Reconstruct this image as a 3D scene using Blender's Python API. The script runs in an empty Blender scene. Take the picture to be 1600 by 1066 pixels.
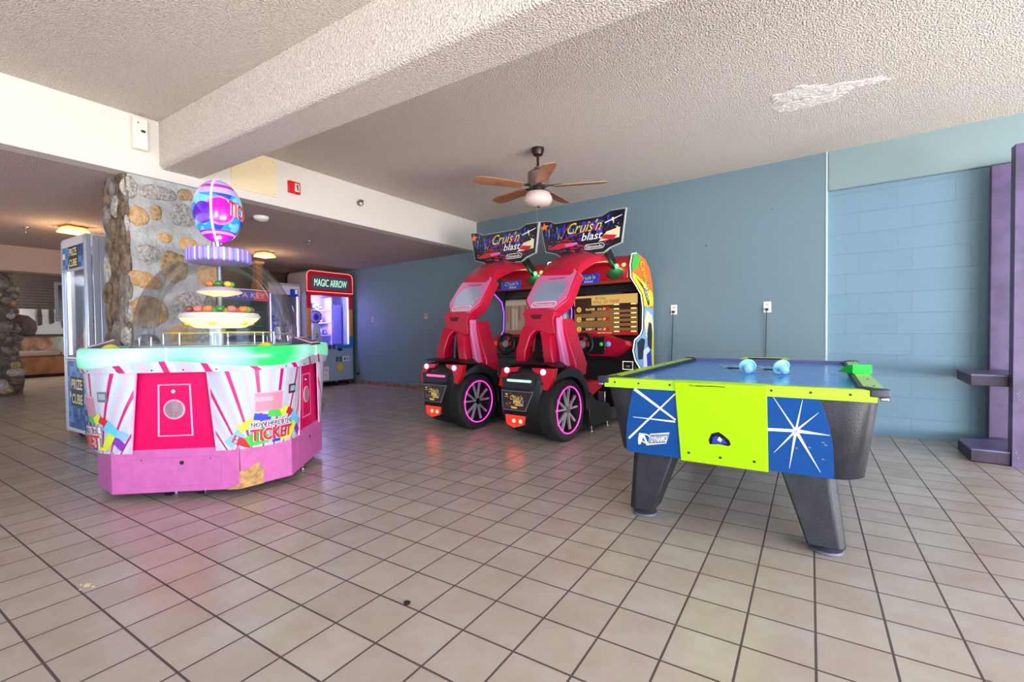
import bpy, bmesh, math, random
from mathutils import Matrix, Vector
random.seed(7)
SC = bpy.context.scene
COL = SC.collection
PI = math.pi
R = math.radians

# ---------------------------------------------------------------- camera, sky, daylight, exposure
cam = bpy.data.cameras.new('camera')
cam.sensor_width = 36.0
cam.lens = 732.0 * 36.0 / 1600.0
cam.clip_start = 0.05
cam_o = bpy.data.objects.new('camera', cam)
COL.objects.link(cam_o)
PIT, ROL, YAW, CH = -0.0217, -0.0109, 0.5672, 1.05
_fh = Vector((-math.sin(YAW), math.cos(YAW), 0)); _r = Vector((math.cos(YAW), math.sin(YAW), 0)); _z = Vector((0, 0, 1))
_F = _fh * math.cos(PIT) + _z * math.sin(PIT); _U = _z * math.cos(PIT) - _fh * math.sin(PIT)
_RR = _r * math.cos(ROL) + _U * math.sin(ROL); _UU = _U * math.cos(ROL) - _r * math.sin(ROL)
cam_o.matrix_world = Matrix(((_RR.x, _UU.x, -_F.x, 0), (_RR.y, _UU.y, -_F.y, 0), (_RR.z, _UU.z, -_F.z, CH), (0, 0, 0, 1)))
SC.camera = cam_o

SC.view_settings.view_transform = 'Standard'
SC.view_settings.look = 'None'
SC.view_settings.exposure = 0.0
SC.view_settings.gamma = 1.0
SC.view_settings.use_curve_mapping = False
SC.cycles.use_denoising = True
SC.cycles.max_bounces = 8
SC.cycles.diffuse_bounces = 4
SC.cycles.glossy_bounces = 3
SC.cycles.transmission_bounces = 4
SC.cycles.transparent_max_bounces = 12
SC.cycles.sample_clamp_indirect = 4.0
SC.cycles.caustics_reflective = False
SC.cycles.caustics_refractive = False

W = bpy.data.worlds.new('sky'); SC.world = W; W.use_nodes = True
_bg = W.node_tree.nodes['Background']
# hazy sky, its lower half brightened to throw light up at the ceiling
_nt = W.node_tree; _tc = _nt.nodes.new('ShaderNodeTexCoord'); _sx = _nt.nodes.new('ShaderNodeSeparateXYZ'); _cr = _nt.nodes.new('ShaderNodeValToRGB')
_nt.links.new(_tc.outputs['Generated'], _sx.inputs[0]); _nt.links.new(_sx.outputs[2], _cr.inputs[0]); _nt.links.new(_cr.outputs[0], _bg.inputs[0])
_cr.color_ramp.elements[0].position = 0.0; _cr.color_ramp.elements[0].color = (0.90, 0.86, 0.84, 1)
_cr.color_ramp.elements[1].position = 0.03; _cr.color_ramp.elements[1].color = (0.26, 0.36, 0.48, 1)
_bg.inputs[1].default_value = 2.6


def area(name, loc, target, sx, sy, power, col):
    l = bpy.data.lights.new(name, 'AREA'); l.shape = 'RECTANGLE'; l.size = sx; l.size_y = sy
    l.energy = power; l.color = col
    o = bpy.data.objects.new(name, l); COL.objects.link(o); o.location = loc
    o.rotation_euler = (Vector(target) - Vector(loc)).to_track_quat('-Z', 'Y').to_euler()
    return o


def point(name, loc, power, col, rad=0.06):
    l = bpy.data.lights.new(name, 'POINT'); l.energy = power; l.color = col; l.shadow_soft_size = rad
    o = bpy.data.objects.new(name, l); COL.objects.link(o); o.location = loc
    return o


# daylight through the open glazed front behind the camera and on the right
area('daylight_front', (2.0, -3.8, 1.6), (-1.2, 3.2, 1.3), 6.0, 2.4, 60, (0.70, 0.85, 1.0))
area('daylight_corner', (3.2, -2.6, 1.6), (-0.1, 4.2, 1.1), 2.4, 2.2, 225, (0.52, 0.76, 1.0))
area('daylight_side', (4.8, 2.3, 1.5), (-0.2, 4.2, 1.0), 2.8, 2.2, 72, (0.52, 0.75, 1.0))
# added uplights that brighten the ceiling, at the front and the side
area('ceiling_fill_front', (2.6, -4.2, 0.15), (-1.4, 3.6, 2.8), 7.0, 1.5, 250, (1.0, 0.94, 0.90))
area('ceiling_fill_side', (5.2, 1.5, 0.15), (-2.2, 3.8, 2.8), 5.0, 1.5, 1000, (1.0, 0.95, 0.92))

# ---------------------------------------------------------------- materials


def lin(c):
    return tuple(((x / 255.0) / 12.92 if x / 255.0 <= 0.04045 else ((x / 255.0 + 0.055) / 1.055) ** 2.4) for x in c)


MATS = {}


def P(name, rgb, rough=0.5, metal=0.0, emit=0.0, ecol=None, noise=None, bump=None, coat=0.0, spec=0.5):
    if name in MATS:
        return MATS[name]
    m = bpy.data.materials.new(name); m.use_nodes = True
    nt = m.node_tree; b = nt.nodes['Principled BSDF']
    c = (*lin(rgb), 1)
    b.inputs['Base Color'].default_value = c
    b.inputs['Roughness'].default_value = rough
    b.inputs['Metallic'].default_value = metal
    b.inputs['Specular IOR Level'].default_value = spec
    if coat:
        b.inputs['Coat Weight'].default_value = coat
        b.inputs['Coat Roughness'].default_value = 0.05
    if emit:
        b.inputs['Emission Color'].default_value = (*lin(ecol or rgb), 1)
        b.inputs['Emission Strength'].default_value = emit
    if noise:
        sc_, amt = noise[0], noise[1]
        tc = nt.nodes.new('ShaderNodeTexCoord'); n = nt.nodes.new('ShaderNodeTexNoise')
        n.inputs['Scale'].default_value = sc_; n.inputs['Detail'].default_value = 5
        nt.links.new(tc.outputs['Object'], n.inputs['Vector'])
        mx = nt.nodes.new('ShaderNodeMix'); mx.data_type = 'RGBA'
        c2 = noise[2] if len(noise) > 2 else tuple(max(0, x * (1 - amt)) for x in rgb)
        mx.inputs[6].default_value = c; mx.inputs[7].default_value = (*lin(c2), 1)
        mr = nt.nodes.new('ShaderNodeMapRange'); mr.inputs[1].default_value = 0.38; mr.inputs[2].default_value = 0.66
        nt.links.new(n.outputs[0], mr.inputs[0]); nt.links.new(mr.outputs[0], mx.inputs[0])
        nt.links.new(mx.outputs[2], b.inputs['Base Color'])
    if bump:
        tc = nt.nodes.new('ShaderNodeTexCoord'); n = nt.nodes.new('ShaderNodeTexNoise')
        n.inputs['Scale'].default_value = bump[0]; n.inputs['Detail'].default_value = 3
        nt.links.new(tc.outputs['Object'], n.inputs['Vector'])
        bp = nt.nodes.new('ShaderNodeBump'); bp.inputs['Strength'].default_value = bump[1]; bp.inputs['Distance'].default_value = bump[2] if len(bump) > 2 else 0.01
        nt.links.new(n.outputs[0], bp.inputs['Height']); nt.links.new(bp.outputs[0], b.inputs['Normal'])
    MATS[name] = m
    return m


def glass(name, tint=(255, 255, 255), rough=0.02, refl=0.9, base=0.02):
    """thin clear sheet: transparent mixed with a clear-coat reflection by fresnel"""
    if name in MATS:
        return MATS[name]
    m = bpy.data.materials.new(name); m.use_nodes = True; nt = m.node_tree
    for n in list(nt.nodes):
        nt.nodes.remove(n)
    out = nt.nodes.new('ShaderNodeOutputMaterial'); mix = nt.nodes.new('ShaderNodeMixShader')
    tr = nt.nodes.new('ShaderNodeBsdfTransparent'); gl = nt.nodes.new('ShaderNodeBsdfGlossy')
    tr.inputs[0].default_value = (*lin(tint), 1); gl.inputs['Roughness'].default_value = rough
    lw = nt.nodes.new('ShaderNodeLayerWeight'); lw.inputs[0].default_value = 0.25
    ma = nt.nodes.new('ShaderNodeMath'); ma.operation = 'MULTIPLY_ADD'; ma.inputs[1].default_value = refl; ma.inputs[2].default_value = base
    nt.links.new(lw.outputs['Fresnel'], ma.inputs[0]); nt.links.new(ma.outputs[0], mix.inputs[0])
    nt.links.new(tr.outputs[0], mix.inputs[1]); nt.links.new(gl.outputs[0], mix.inputs[2]); nt.links.new(mix.outputs[0], out.inputs[0])
    MATS[name] = m
    return m


def nodes_of(m):
    return m.node_tree, m.node_tree.nodes['Principled BSDF']


TILE = 0.209


def floor_mat():
    m = P('floor_tile', (205, 180, 155), 0.3); nt, b = nodes_of(m)
    tc = nt.nodes.new('ShaderNodeTexCoord'); mp = nt.nodes.new('ShaderNodeMapping')
    mp.inputs['Location'].default_value = (-0.0831 * TILE + 40 * TILE, -7.083 * TILE + 40 * TILE, 0)
    br = nt.nodes.new('ShaderNodeTexBrick'); br.offset = 0.0; br.squash = 1.0
    br.inputs['Scale'].default_value = 1.0; br.inputs['Brick Width'].default_value = TILE; br.inputs['Row Height'].default_value = TILE
    br.inputs['Mortar Size'].default_value = 0.0042; br.inputs['Mortar Smooth'].default_value = 0.15; br.inputs['Bias'].default_value = 0.0
    br.inputs['Color1'].default_value = (*lin((187, 178, 170)), 1); br.inputs['Color2'].default_value = (*lin((178, 167, 159)), 1)
    br.inputs['Mortar'].default_value = (*lin((84, 70, 74)), 1)
    nt.links.new(tc.outputs['Object'], mp.inputs[0]); nt.links.new(mp.outputs[0], br.inputs[0])
    n = nt.nodes.new('ShaderNodeTexNoise'); n.inputs['Scale'].default_value = 5.0; n.inputs['Detail'].default_value = 6; n.inputs['Roughness'].default_value = 0.65
    nt.links.new(tc.outputs['Object'], n.inputs['Vector'])
    cr = nt.nodes.new('ShaderNodeValToRGB'); cr.color_ramp.elements[0].position = 0.35; cr.color_ramp.elements[0].color = (0.90, 0.82, 0.76, 1)
    cr.color_ramp.elements[1].position = 0.65; cr.color_ramp.elements[1].color = (1.0, 1.0, 1.0, 1)
    nt.links.new(n.outputs[0], cr.inputs[0])
    mx = nt.nodes.new('ShaderNodeMix'); mx.data_type = 'RGBA'; mx.blend_type = 'MULTIPLY'; mx.inputs[0].default_value = 0.85
    nt.links.new(br.outputs[0], mx.inputs[6]); nt.links.new(cr.outputs[0], mx.inputs[7]); nt.links.new(mx.outputs[2], b.inputs['Base Color'])
    mr = nt.nodes.new('ShaderNodeMapRange'); mr.inputs[3].default_value = 0.27; mr.inputs[4].default_value = 0.85
    nt.links.new(br.outputs[1], mr.inputs[0]); nt.links.new(mr.outputs[0], b.inputs['Roughness'])
    bp = nt.nodes.new('ShaderNodeBump'); bp.invert = True; bp.inputs['Strength'].default_value = 0.6; bp.inputs['Distance'].default_value = 0.003
    nt.links.new(br.outputs[1], bp.inputs['Height'])
    n2 = nt.nodes.new('ShaderNodeTexNoise'); n2.inputs['Scale'].default_value = 14; n2.inputs['Detail'].default_value = 2
    nt.links.new(tc.outputs['Object'], n2.inputs['Vector'])
    bp2 = nt.nodes.new('ShaderNodeBump'); bp2.inputs['Strength'].default_value = 0.12; bp2.inputs['Distance'].default_value = 0.01
    nt.links.new(n2.outputs[0], bp2.inputs['Height']); nt.links.new(bp.outputs[0], bp2.inputs['Normal']); nt.links.new(bp2.outputs[0], b.inputs['Normal'])
    b.inputs['Specular IOR Level'].default_value = 0.55
    return m


def popcorn(name, rgb):
    m = P(name, rgb, 0.95, spec=0.1); nt, b = nodes_of(m)
    tc = nt.nodes.new('ShaderNodeTexCoord')
    v = nt.nodes.new('ShaderNodeTexNoise'); v.inputs['Scale'].default_value = 95; v.inputs['Detail'].default_value = 2.5
    nt.links.new(tc.outputs['Object'], v.inputs['Vector'])
    bp = nt.nodes.new('ShaderNodeBump'); bp.inputs['Strength'].default_value = 1.0; bp.inputs['Distance'].default_value = 0.028
    nt.links.new(v.outputs[0], bp.inputs['Height']); nt.links.new(bp.outputs[0], b.inputs['Normal'])
    cr = nt.nodes.new('ShaderNodeValToRGB'); cr.color_ramp.elements[0].position = 0.3; cr.color_ramp.elements[1].position = 0.62
    cr.color_ramp.elements[0].color = (*[x * 0.78 for x in lin(rgb)], 1); cr.color_ramp.elements[1].color = (*lin(rgb), 1)  # pits of the grain painted darker, as shade between the bumps
    nt.links.new(v.outputs[0], cr.inputs[0]); nt.links.new(cr.outputs[0], b.inputs['Base Color'])
    return m


def block_mat():
    m = P('painted_block', (124, 160, 172), 0.6); nt, b = nodes_of(m)
    uv = nt.nodes.new('ShaderNodeUVMap')
    br = nt.nodes.new('ShaderNodeTexBrick'); br.offset = 0.27; br.offset_frequency = 2
    br.inputs['Scale'].default_value = 1.0; br.inputs['Brick Width'].default_value = 0.4; br.inputs['Row Height'].default_value = 0.2
    br.inputs['Mortar Size'].default_value = 0.0035; br.inputs['Mortar Smooth'].default_value = 0.3
    c = (*lin((112, 144, 161)), 1)
    br.inputs['Color1'].default_value = c; br.inputs['Color2'].default_value = (*lin((109, 141, 158)), 1); br.inputs['Mortar'].default_value = (*lin((118, 149, 165)), 1)
    nt.links.new(uv.outputs[0], br.inputs[0]); nt.links.new(br.outputs[0], b.inputs['Base Color'])
    bp = nt.nodes.new('ShaderNodeBump'); bp.invert = True; bp.inputs['Strength'].default_value = 0.9; bp.inputs['Distance'].default_value = 0.006
    nt.links.new(br.outputs[1], bp.inputs['Height']); nt.links.new(bp.outputs[0], b.inputs['Normal'])
    return m


def stripe_mat(name, base, tones, period_lines):
    """printed stripes across the u of the part's uv map"""
    m = P(name, base, 0.3, coat=0.3); nt, b = nodes_of(m)
    uv = nt.nodes.new('ShaderNodeUVMap'); sx = nt.nodes.new('ShaderNodeSeparateXYZ'); nt.links.new(uv.outputs[0], sx.inputs[0])
    ma = nt.nodes.new('ShaderNodeMath'); ma.operation = 'FRACT'; nt.links.new(sx.outputs[0], ma.inputs[0])
    cr = nt.nodes.new('ShaderNodeValToRGB'); cr.color_ramp.interpolation = 'CONSTANT'
    el = cr.color_ramp.elements
    for i, (p, t) in enumerate(period_lines):
        e = el[i] if i < 2 else el.new(p)
        e.position = p; e.color = (*lin(tones[t]), 1)
    nt.links.new(ma.outputs[0], cr.inputs[0]); nt.links.new(cr.outputs[0], b.inputs['Base Color'])
    return m


M_FLOOR = floor_mat()
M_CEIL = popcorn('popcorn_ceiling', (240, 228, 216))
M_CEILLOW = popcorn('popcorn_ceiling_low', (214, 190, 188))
M_WHITE = P('white_wall_paint', (220, 212, 202), 0.8, bump=(60, 0.1))
M_TEAL = P('teal_wall_paint', (108, 131, 141), 0.65, bump=(45, 0.12))
M_BLOCK = block_mat()
M_LINTEL = P('teal_plaster', (130, 151, 152), 0.75, bump=(70, 0.35))
M_EDGE = P('lit_wall_end', (196, 214, 218), 0.6)  # pale tone stands for light falling on the wall's end
M_BLACK = P('black_plastic', (20, 21, 25), 0.42)
M_BLACKG = P('black_gloss', (12, 12, 16), 0.12)
M_RUB = P('tyre_rubber', (22, 22, 24), 0.7, bump=(220, 0.3))
M_CHROME = P('chrome', (205, 208, 214), 0.15, 1.0)
M_STEEL = P('grey_metal', (150, 152, 158), 0.35, 1.0)
M_PLWHITE = P('white_plastic', (236, 236, 234), 0.4)

# ---------------------------------------------------------------- mesh helpers


class MB:
    def __init__(self, M=None):
        self.v = []; self.f = []; self.fm = []; self.uv = {}; self.mats = []; self.M = M or Matrix()

    def mi(self, m):
        if m not in self.mats:
            self.mats.append(m)
        return self.mats.index(m)

    def add(self, pts, faces, mat, uvs=None):
        k = len(self.v); self.v += [self.M @ Vector(p) for p in pts]
        i = self.mi(mat)
        for n, f in enumerate(faces):
            self.f.append([k + a for a in f]); self.fm.append(i)
            if uvs is not None:
                self.uv[len(self.f) - 1] = [uvs[a] for a in f]
        return self

    def poly(self, pts, mat):
        return self.add(pts, [list(range(len(pts)))], mat)

    def prism(self, p2, O, EX, EY, EZ, d0, d1, mat, side=None, scale1=1.0):
        O, EX, EY, EZ = Vector(O), Vector(EX), Vector(EY), Vector(EZ)
        n = len(p2); cx = sum(a for a, b in p2) / n; cy = sum(b for a, b in p2) / n
        A = [O + EX * a + EY * b + EZ * d0 for a, b in p2]
        B = [O + EX * (cx + (a - cx) * scale1) + EY * (cy + (b - cy) * scale1) + EZ * d1 for a, b in p2]
        self.add(A + B, [list(range(n))[::-1], list(range(n, 2 * n))], mat)
        self.add(A + B, [[i, (i + 1) % n, n + (i + 1) % n, n + i] for i in range(n)], side or mat)
        return self

    def box(self, c, s, mat, rz=0.0, top=(1, 1)):
        x, y, z = s[0] / 2, s[1] / 2, s[2] / 2
        Rm = Matrix.Rotation(rz, 3, 'Z'); c = Vector(c)
        tx, ty = top
        p = [(-x, -y, -z), (x, -y, -z), (x, y, -z), (-x, y, -z), (-x * tx, -y * ty, z), (x * tx, -y * ty, z), (x * tx, y * ty, z), (-x * tx, y * ty, z)]
        return self.add([c + Rm @ Vector(q) for q in p], [[3, 2, 1, 0], [4, 5, 6, 7], [0, 1, 5, 4], [1, 2, 6, 5], [2, 3, 7, 6], [3, 0, 4, 7]], mat)

    def lathe(self, prof, c, mat, seg=32, EX=(1, 0, 0), EY=(0, 1, 0), EZ=(0, 0, 1), sx=1.0, sy=1.0, uvn=0, cap=True):
        c, EX, EY, EZ = Vector(c), Vector(EX), Vector(EY), Vector(EZ)
        pts, fs, uvs = [], [], []
        for j in range(seg + 1):
            a = 2 * PI * j / seg
            for k, (r, z) in enumerate(prof):
                pts.append(c + EX * (r * sx * math.cos(a)) + EY * (r * sy * math.sin(a)) + EZ * z)
                uvs.append((uvn * j / seg, k / max(1, len(prof) - 1)))
        n = len(prof)
        for j in range(seg):
            for k in range(n - 1):
                fs.append([j * n + k, (j + 1) * n + k, (j + 1) * n + k + 1, j * n + k + 1])
        self.add(pts, fs, mat, uvs if uvn else None)
        if cap:
            for k in (0, n - 1):
                if prof[k][0] > 1e-4:
                    ring = [pts[j * n + k] for j in range(seg)]
                    self.poly(ring[::-1] if k == 0 else ring, mat)
        return self

    def cyl(self, a, b, r, mat, seg=16, r2=None):
        a, b = Vector(a), Vector(b); d = b - a; L = d.length; EZ = d / L
        EX = EZ.orthogonal().normalized(); EY = EZ.cross(EX)
        return self.lathe([(r, 0), (r if r2 is None else r2, L)], a, mat, seg, EX, EY, EZ)

    def tube(self, pts, r, mat, seg=8, closed=False):
        pts = [Vector(p) for p in pts]; n = len(pts); rings = []
        up = None
        for i in range(n):
            a = pts[i - 1] if (i or closed) else pts[i]; b = pts[(i + 1) % n] if (i < n - 1 or closed) else pts[i]
            t = (b - a).normalized()
            if up is None:
                up = t.orthogonal().normalized()
            up = (up - t * up.dot(t)).normalized(); s = t.cross(up)
            rings.append([pts[i] + up * (r * math.cos(2 * PI * k / seg)) + s * (r * math.sin(2 * PI * k / seg)) for k in range(seg)])
        fs = []
        for i in range(n if closed else n - 1):
            for k in range(seg):
                fs.append([i * seg + k, i * seg + (k + 1) % seg, ((i + 1) % n) * seg + (k + 1) % seg, ((i + 1) % n) * seg + k])
        self.add([p for q in rings for p in q], fs, mat)
        if not closed:
            self.poly(rings[0][::-1], mat); self.poly(rings[-1], mat)
        return self

    def loft(self, rings, mat, cap=True, closed=True):
        n = len(rings[0]); fs = []
        for i in range(len(rings) - 1):
            for k in range(n if closed else n - 1):
                fs.append([i * n + k, i * n + (k + 1) % n, (i + 1) * n + (k + 1) % n, (i + 1) * n + k])
        self.add([p for q in rings for p in q], fs, mat)
        if cap:
            self.poly(rings[0][::-1], mat); self.poly(rings[-1], mat)
        return self

    def blob(self, c, rad, mat, rough=0.0, sub=2, ax=None, seed=0):
        bm = bmesh.new(); bmesh.ops.create_icosphere(bm, subdivisions=sub, radius=1.0)
        rnd = random.Random(seed); c = Vector(c)
        ph = [rnd.uniform(0, 6) for _ in range(6)]
        ax = ax or (Vector((1, 0, 0)), Vector((0, 1, 0)), Vector((0, 0, 1)))
        pts = []
        for v in bm.verts:
            p = v.co
            d = 1 + rough * (math.sin(3 * p.x + ph[0]) + math.sin(3.3 * p.y + ph[1]) + math.sin(3.1 * p.z + ph[2]) + 0.6 * math.sin(6 * p.x + ph[3]) + 0.6 * math.sin(7 * p.y + ph[4])) / 3
            pts.append(c + ax[0] * (p.x * rad[0] * d) + ax[1] * (p.y * rad[1] * d) + ax[2] * (p.z * rad[2] * d))
        bm.verts.index_update()
        fs = [[v.index for v in f.verts] for f in bm.faces]
        bm.free()
        return self.add(pts, fs, mat)

    def text(self, s, O, EX, EY, EZ, size, mat, depth=0.002, shear=0.0, width=None, align='C', fn=None, bold=0.0):
        """flat lettering s centred on O; fn maps (x, y) of the lettering to a point instead"""
        vs, fs = text_mesh(s, shear, bold)
        xs = [v[0] for v in vs]; ys = [v[1] for v in vs]
        x0, x1 = min(xs), max(xs); y0, y1 = min(ys), max(ys)
        ky = size / (y1 - y0); kx = (width / (x1 - x0)) if width else ky
        q = [((x - (x0 + x1) / 2) * kx, (y - (y0 + y1) / 2) * ky) for x, y in vs]
        if fn:
            return self.add([fn(a, b) for a, b in q], fs, mat)
        O, EX, EY, EZ = Vector(O), Vector(EX), Vector(EY), Vector(EZ)
        return self.add([O + EX * a + EY * b + EZ * depth for a, b in q], fs, mat)

    def build(self, name, parent=None, smooth=40, bevel=0.0, seg=2, sub=0):
        me = bpy.data.meshes.new(name)
        me.from_pydata([tuple(p) for p in self.v], [], self.f)
        for m in self.mats:
            me.materials.append(m)
        me.polygons.foreach_set('material_index', self.fm)
        if self.uv:
            ul = me.uv_layers.new(name='UVMap')
            for p in me.polygons:
                if p.index in self.uv:
                    for li, q in zip(p.loop_indices, self.uv[p.index]):
                        ul.data[li].uv = q
        bm = bmesh.new(); bm.from_mesh(me); bmesh.ops.remove_doubles(bm, verts=bm.verts, dist=1e-5)
        bm.to_mesh(me); bm.free()
        me.polygons.foreach_set('use_smooth', [True] * len(me.polygons))
        me.set_sharp_from_angle(angle=R(smooth))
        me.update()
        o = bpy.data.objects.new(name, me); COL.objects.link(o)
        if parent is not None:
            o.parent = parent
        if bevel:
            b = o.modifiers.new('bevel', 'BEVEL'); b.width = bevel; b.segments = seg; b.limit_method = 'ANGLE'; b.angle_limit = R(40); b.harden_normals = False
        if sub:
            s = o.modifiers.new('smooth', 'SUBSURF'); s.levels = sub; s.render_levels = sub
        return o


_TX = {}


def text_mesh(s, shear=0.0, bold=0.0):
    k = (s, shear, bold)
    if k not in _TX:
        cu = bpy.data.curves.new('lettering', 'FONT'); cu.body = s; cu.shear = shear; cu.resolution_u = 3; cu.offset = bold
        o = bpy.data.objects.new('lettering', cu); COL.objects.link(o)
        dg = bpy.context.evaluated_depsgraph_get()
        me = bpy.data.meshes.new_from_object(o.evaluated_get(dg))
        _TX[k] = ([(v.co.x, v.co.y) for v in me.vertices], [list(p.vertices) for p in me.polygons])
        bpy.data.objects.remove(o); bpy.data.curves.remove(cu); bpy.data.meshes.remove(me)
    return _TX[k]


def tag(o, label=None, cat=None, group=None, kind=None):
    if label: o['label'] = label
    if cat: o['category'] = cat
    if group: o['group'] = group
    if kind: o['kind'] = kind
    return o


def thing(name, label, cat, loc=(0, 0, 0), rz=0.0, group=None):
    o = bpy.data.objects.new(name, None); o.empty_display_size = 0.1; COL.objects.link(o)
    o.location = loc; o.rotation_euler = (0, 0, rz)
    return tag(o, label, cat, group)


def struct(name, mb, label=None, **k):
    return tag(mb.build(name, None, **k), label, None, None, 'structure')


def arc(cx, cy, r, a0, a1, n, ry=None):
    return [(cx + r * math.cos(R(a0 + (a1 - a0) * i / n)), cy + (ry or r) * math.sin(R(a0 + (a1 - a0) * i / n))) for i in range(n + 1)]


def lerp(a, b, t):
    return a + (b - a) * t


X_, Y_, Z_ = Vector((1, 0, 0)), Vector((0, 1, 0)), Vector((0, 0, 1))

# ---------------------------------------------------------------- the room
WA = -0.0891                                   # the teal wall runs slightly askew to the floor tiles
WU = Vector((math.cos(WA), math.sin(WA), 0)); WN = Vector((-math.sin(WA), math.cos(WA), 0))
WP = Vector((0.142, 5.741, 0))                 # the wall's right-hand end at the floor


def wall_pt(s, d=0.0, z=0.0):
    return WP + WU * s + WN * d + Vector((0, 0, z))


ZC, ZL, XS = 2.82, 2.35, -4.585
struct('floor', MB().box((-8.4, 1.9, -0.05), (31.2, 13.2, 0.1), M_FLOOR), 'beige square ceramic tile floor with dark grout')
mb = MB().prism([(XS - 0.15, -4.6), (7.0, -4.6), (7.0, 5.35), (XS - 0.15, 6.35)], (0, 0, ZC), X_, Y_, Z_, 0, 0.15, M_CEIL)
struct('ceiling', mb, 'high popcorn textured ceiling over the game room')
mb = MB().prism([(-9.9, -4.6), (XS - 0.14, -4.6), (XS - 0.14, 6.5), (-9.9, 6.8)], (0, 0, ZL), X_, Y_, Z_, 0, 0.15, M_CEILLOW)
struct('ceiling_lower', mb, 'low popcorn ceiling beyond the white drop')
mb = MB().box((XS - 0.075, 0.85, (ZL + ZC) / 2 - 0.001), (0.15, 10.9, ZC - ZL + 0.002), M_WHITE)
struct('wall_drop', mb, 'white drop face between the two ceiling heights')
mb = MB().prism([(1.752, 2.455), (1.775, 2.432), (2.067, 2.432), (2.067, 2.83), (1.752, 2.83)], (XS - 0.01, 0, 0), Y_, Z_, X_, 0, 11.6, M_CEIL)
struct('ceiling_beam', mb, 'popcorn textured beam crossing the ceiling', bevel=0.012)
# teal wall, its end edge painted pale as if lit, the block recess and the plastered lintel over it
mb = MB()
mb.prism([(-9.3, 0), (0, 0), (0, 0.3), (-9.3, 0.3)], wall_pt(0, 0, 0), WU, WN, Z_, 0, 2.86, M_TEAL)
struct('wall_back', mb, 'smooth teal painted wall')
struct('trim_1', MB().prism([(-0.012, -0.004), (0.002, -0.004), (0.002, 0.05), (-0.012, 0.05)], wall_pt(0, 0, 0), WU, WN, Z_, 0, 2.82, M_EDGE), 'lit end edge of the teal wall, as a pale strip')
mb = MB()
p = [wall_pt(0.0, 0.045, 0), wall_pt(5.6, 0.045, 0), wall_pt(5.6, 0.045, 2.5), wall_pt(0, 0.045, 2.5)]
mb.add(p + [q + WN * 0.2 for q in p], [[0, 1, 2, 3]], M_BLOCK, [(10.25 - 0.27 * 0.4, 9.82), (15.85 - 0.27 * 0.4, 9.82), (15.85 - 0.27 * 0.4, 12.32), (10.25 - 0.27 * 0.4, 12.32)] * 2)
mb.add(p + [q + WN * 0.2 for q in p], [[5, 4, 7, 6], [0, 3, 7, 4], [1, 5, 6, 2], [3, 2, 6, 7]], M_TEAL)
struct('wall_block', mb, 'teal painted concrete block wall')
struct('lintel', MB().prism([(0.004, 0), (5.6, 0), (5.6, 0.28), (0.004, 0.28)], wall_pt(0, 0, 2.425), WU, WN, Z_, 0, 0.42, M_LINTEL), 'teal plastered lintel over the block wall', bevel=0.01)
M_BASE = P('terracotta_tile', (158, 118, 98), 0.5, noise=(9, 0.3))
mb = MB()
for i in range(52):
    mb.prism([(0.003, 0), (0.205, 0), (0.205, 0.012), (0.003, 0.012)], wall_pt(-9.2 + 0.208 * i, -0.012, 0), WU, WN, Z_, 0, 0.075, M_BASE) if -9.2 + 0.208 * i < -0.25 else None
struct('baseboard_back', mb, 'brown tile baseboard along the teal wall')
# plaster patch peeling from the ceiling
M_PATCH = P('ceiling_patch_plaster', (236, 226, 216), 0.9, bump=(30, 0.7, .02))
mb = MB()


def patch(c, rx, ry, n, rot, seed, zz):
    rnd = random.Random(seed); pts = []
    for i in range(n):
        a = 2 * PI * i / n; k = rnd.uniform(0.72, 1.15)
        x, y = rx * k * math.cos(a), ry * k * math.sin(a)
        pts.append((c[0] + x * math.cos(rot) - y * math.sin(rot), c[1] + x * math.sin(rot) + y * math.cos(rot)))
    mb.prism(pts, (0, 0, ZC), X_, Y_, Z_, -zz, 0.004, M_PATCH)


patch((-0.02, 4.40), 0.24, 0.10, 30, 0.0, 3, 0.004)
patch((-0.08, 4.18), 0.20, 0.11, 26, 0.1, 5, 0.006)
patch((0.20, 4.26), 0.26, 0.07, 26, 0.12, 8, 0.005)
struct('ceiling_patch', mb, 'pale peeling plaster patches in the popcorn ceiling')

# ---------------------------------------------------------------- stone columns
M_MORTAR = P('grey_mortar', (192, 192, 188), 0.95, noise=(11, 0.12), bump=(35, 0.8, 0.02))
M_MORTARD = P('brown_mortar', (112, 102, 94), 0.95, noise=(7, 0.35), bump=(20, 0.8, 0.03))
STONE = {'o': P('ochre_stone', (206, 156, 98), 0.95, noise=(24, 0.4, (226, 192, 146)), bump=(55, 0.9, 0.02)),
         'w': P('pale_coral_stone', (214, 206, 196), 0.95, noise=(40, 0.3), bump=(70, 1.0, 0.025)),
         't': P('tan_stone', (206, 172, 124), 0.95, noise=(24, 0.3), bump=(50, 0.9, 0.02)),
         'g': P('grey_stone', (150, 138, 128), 0.95, noise=(12, 0.4), bump=(40, 0.9, 0.02)),
         'b': P('brown_stone', (140, 116, 94), 0.95, noise=(14, 0.45), bump=(40, 0.9, 0.02))}
SX = -4.62
mb = MB().box((SX - 0.21, 1.86, ZL / 2), (0.42, 0.64, ZL), M_MORTAR).box((SX - 0.215, 1.537, ZL / 2), (0.41, 0.03, ZL), M_MORTARD)
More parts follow.
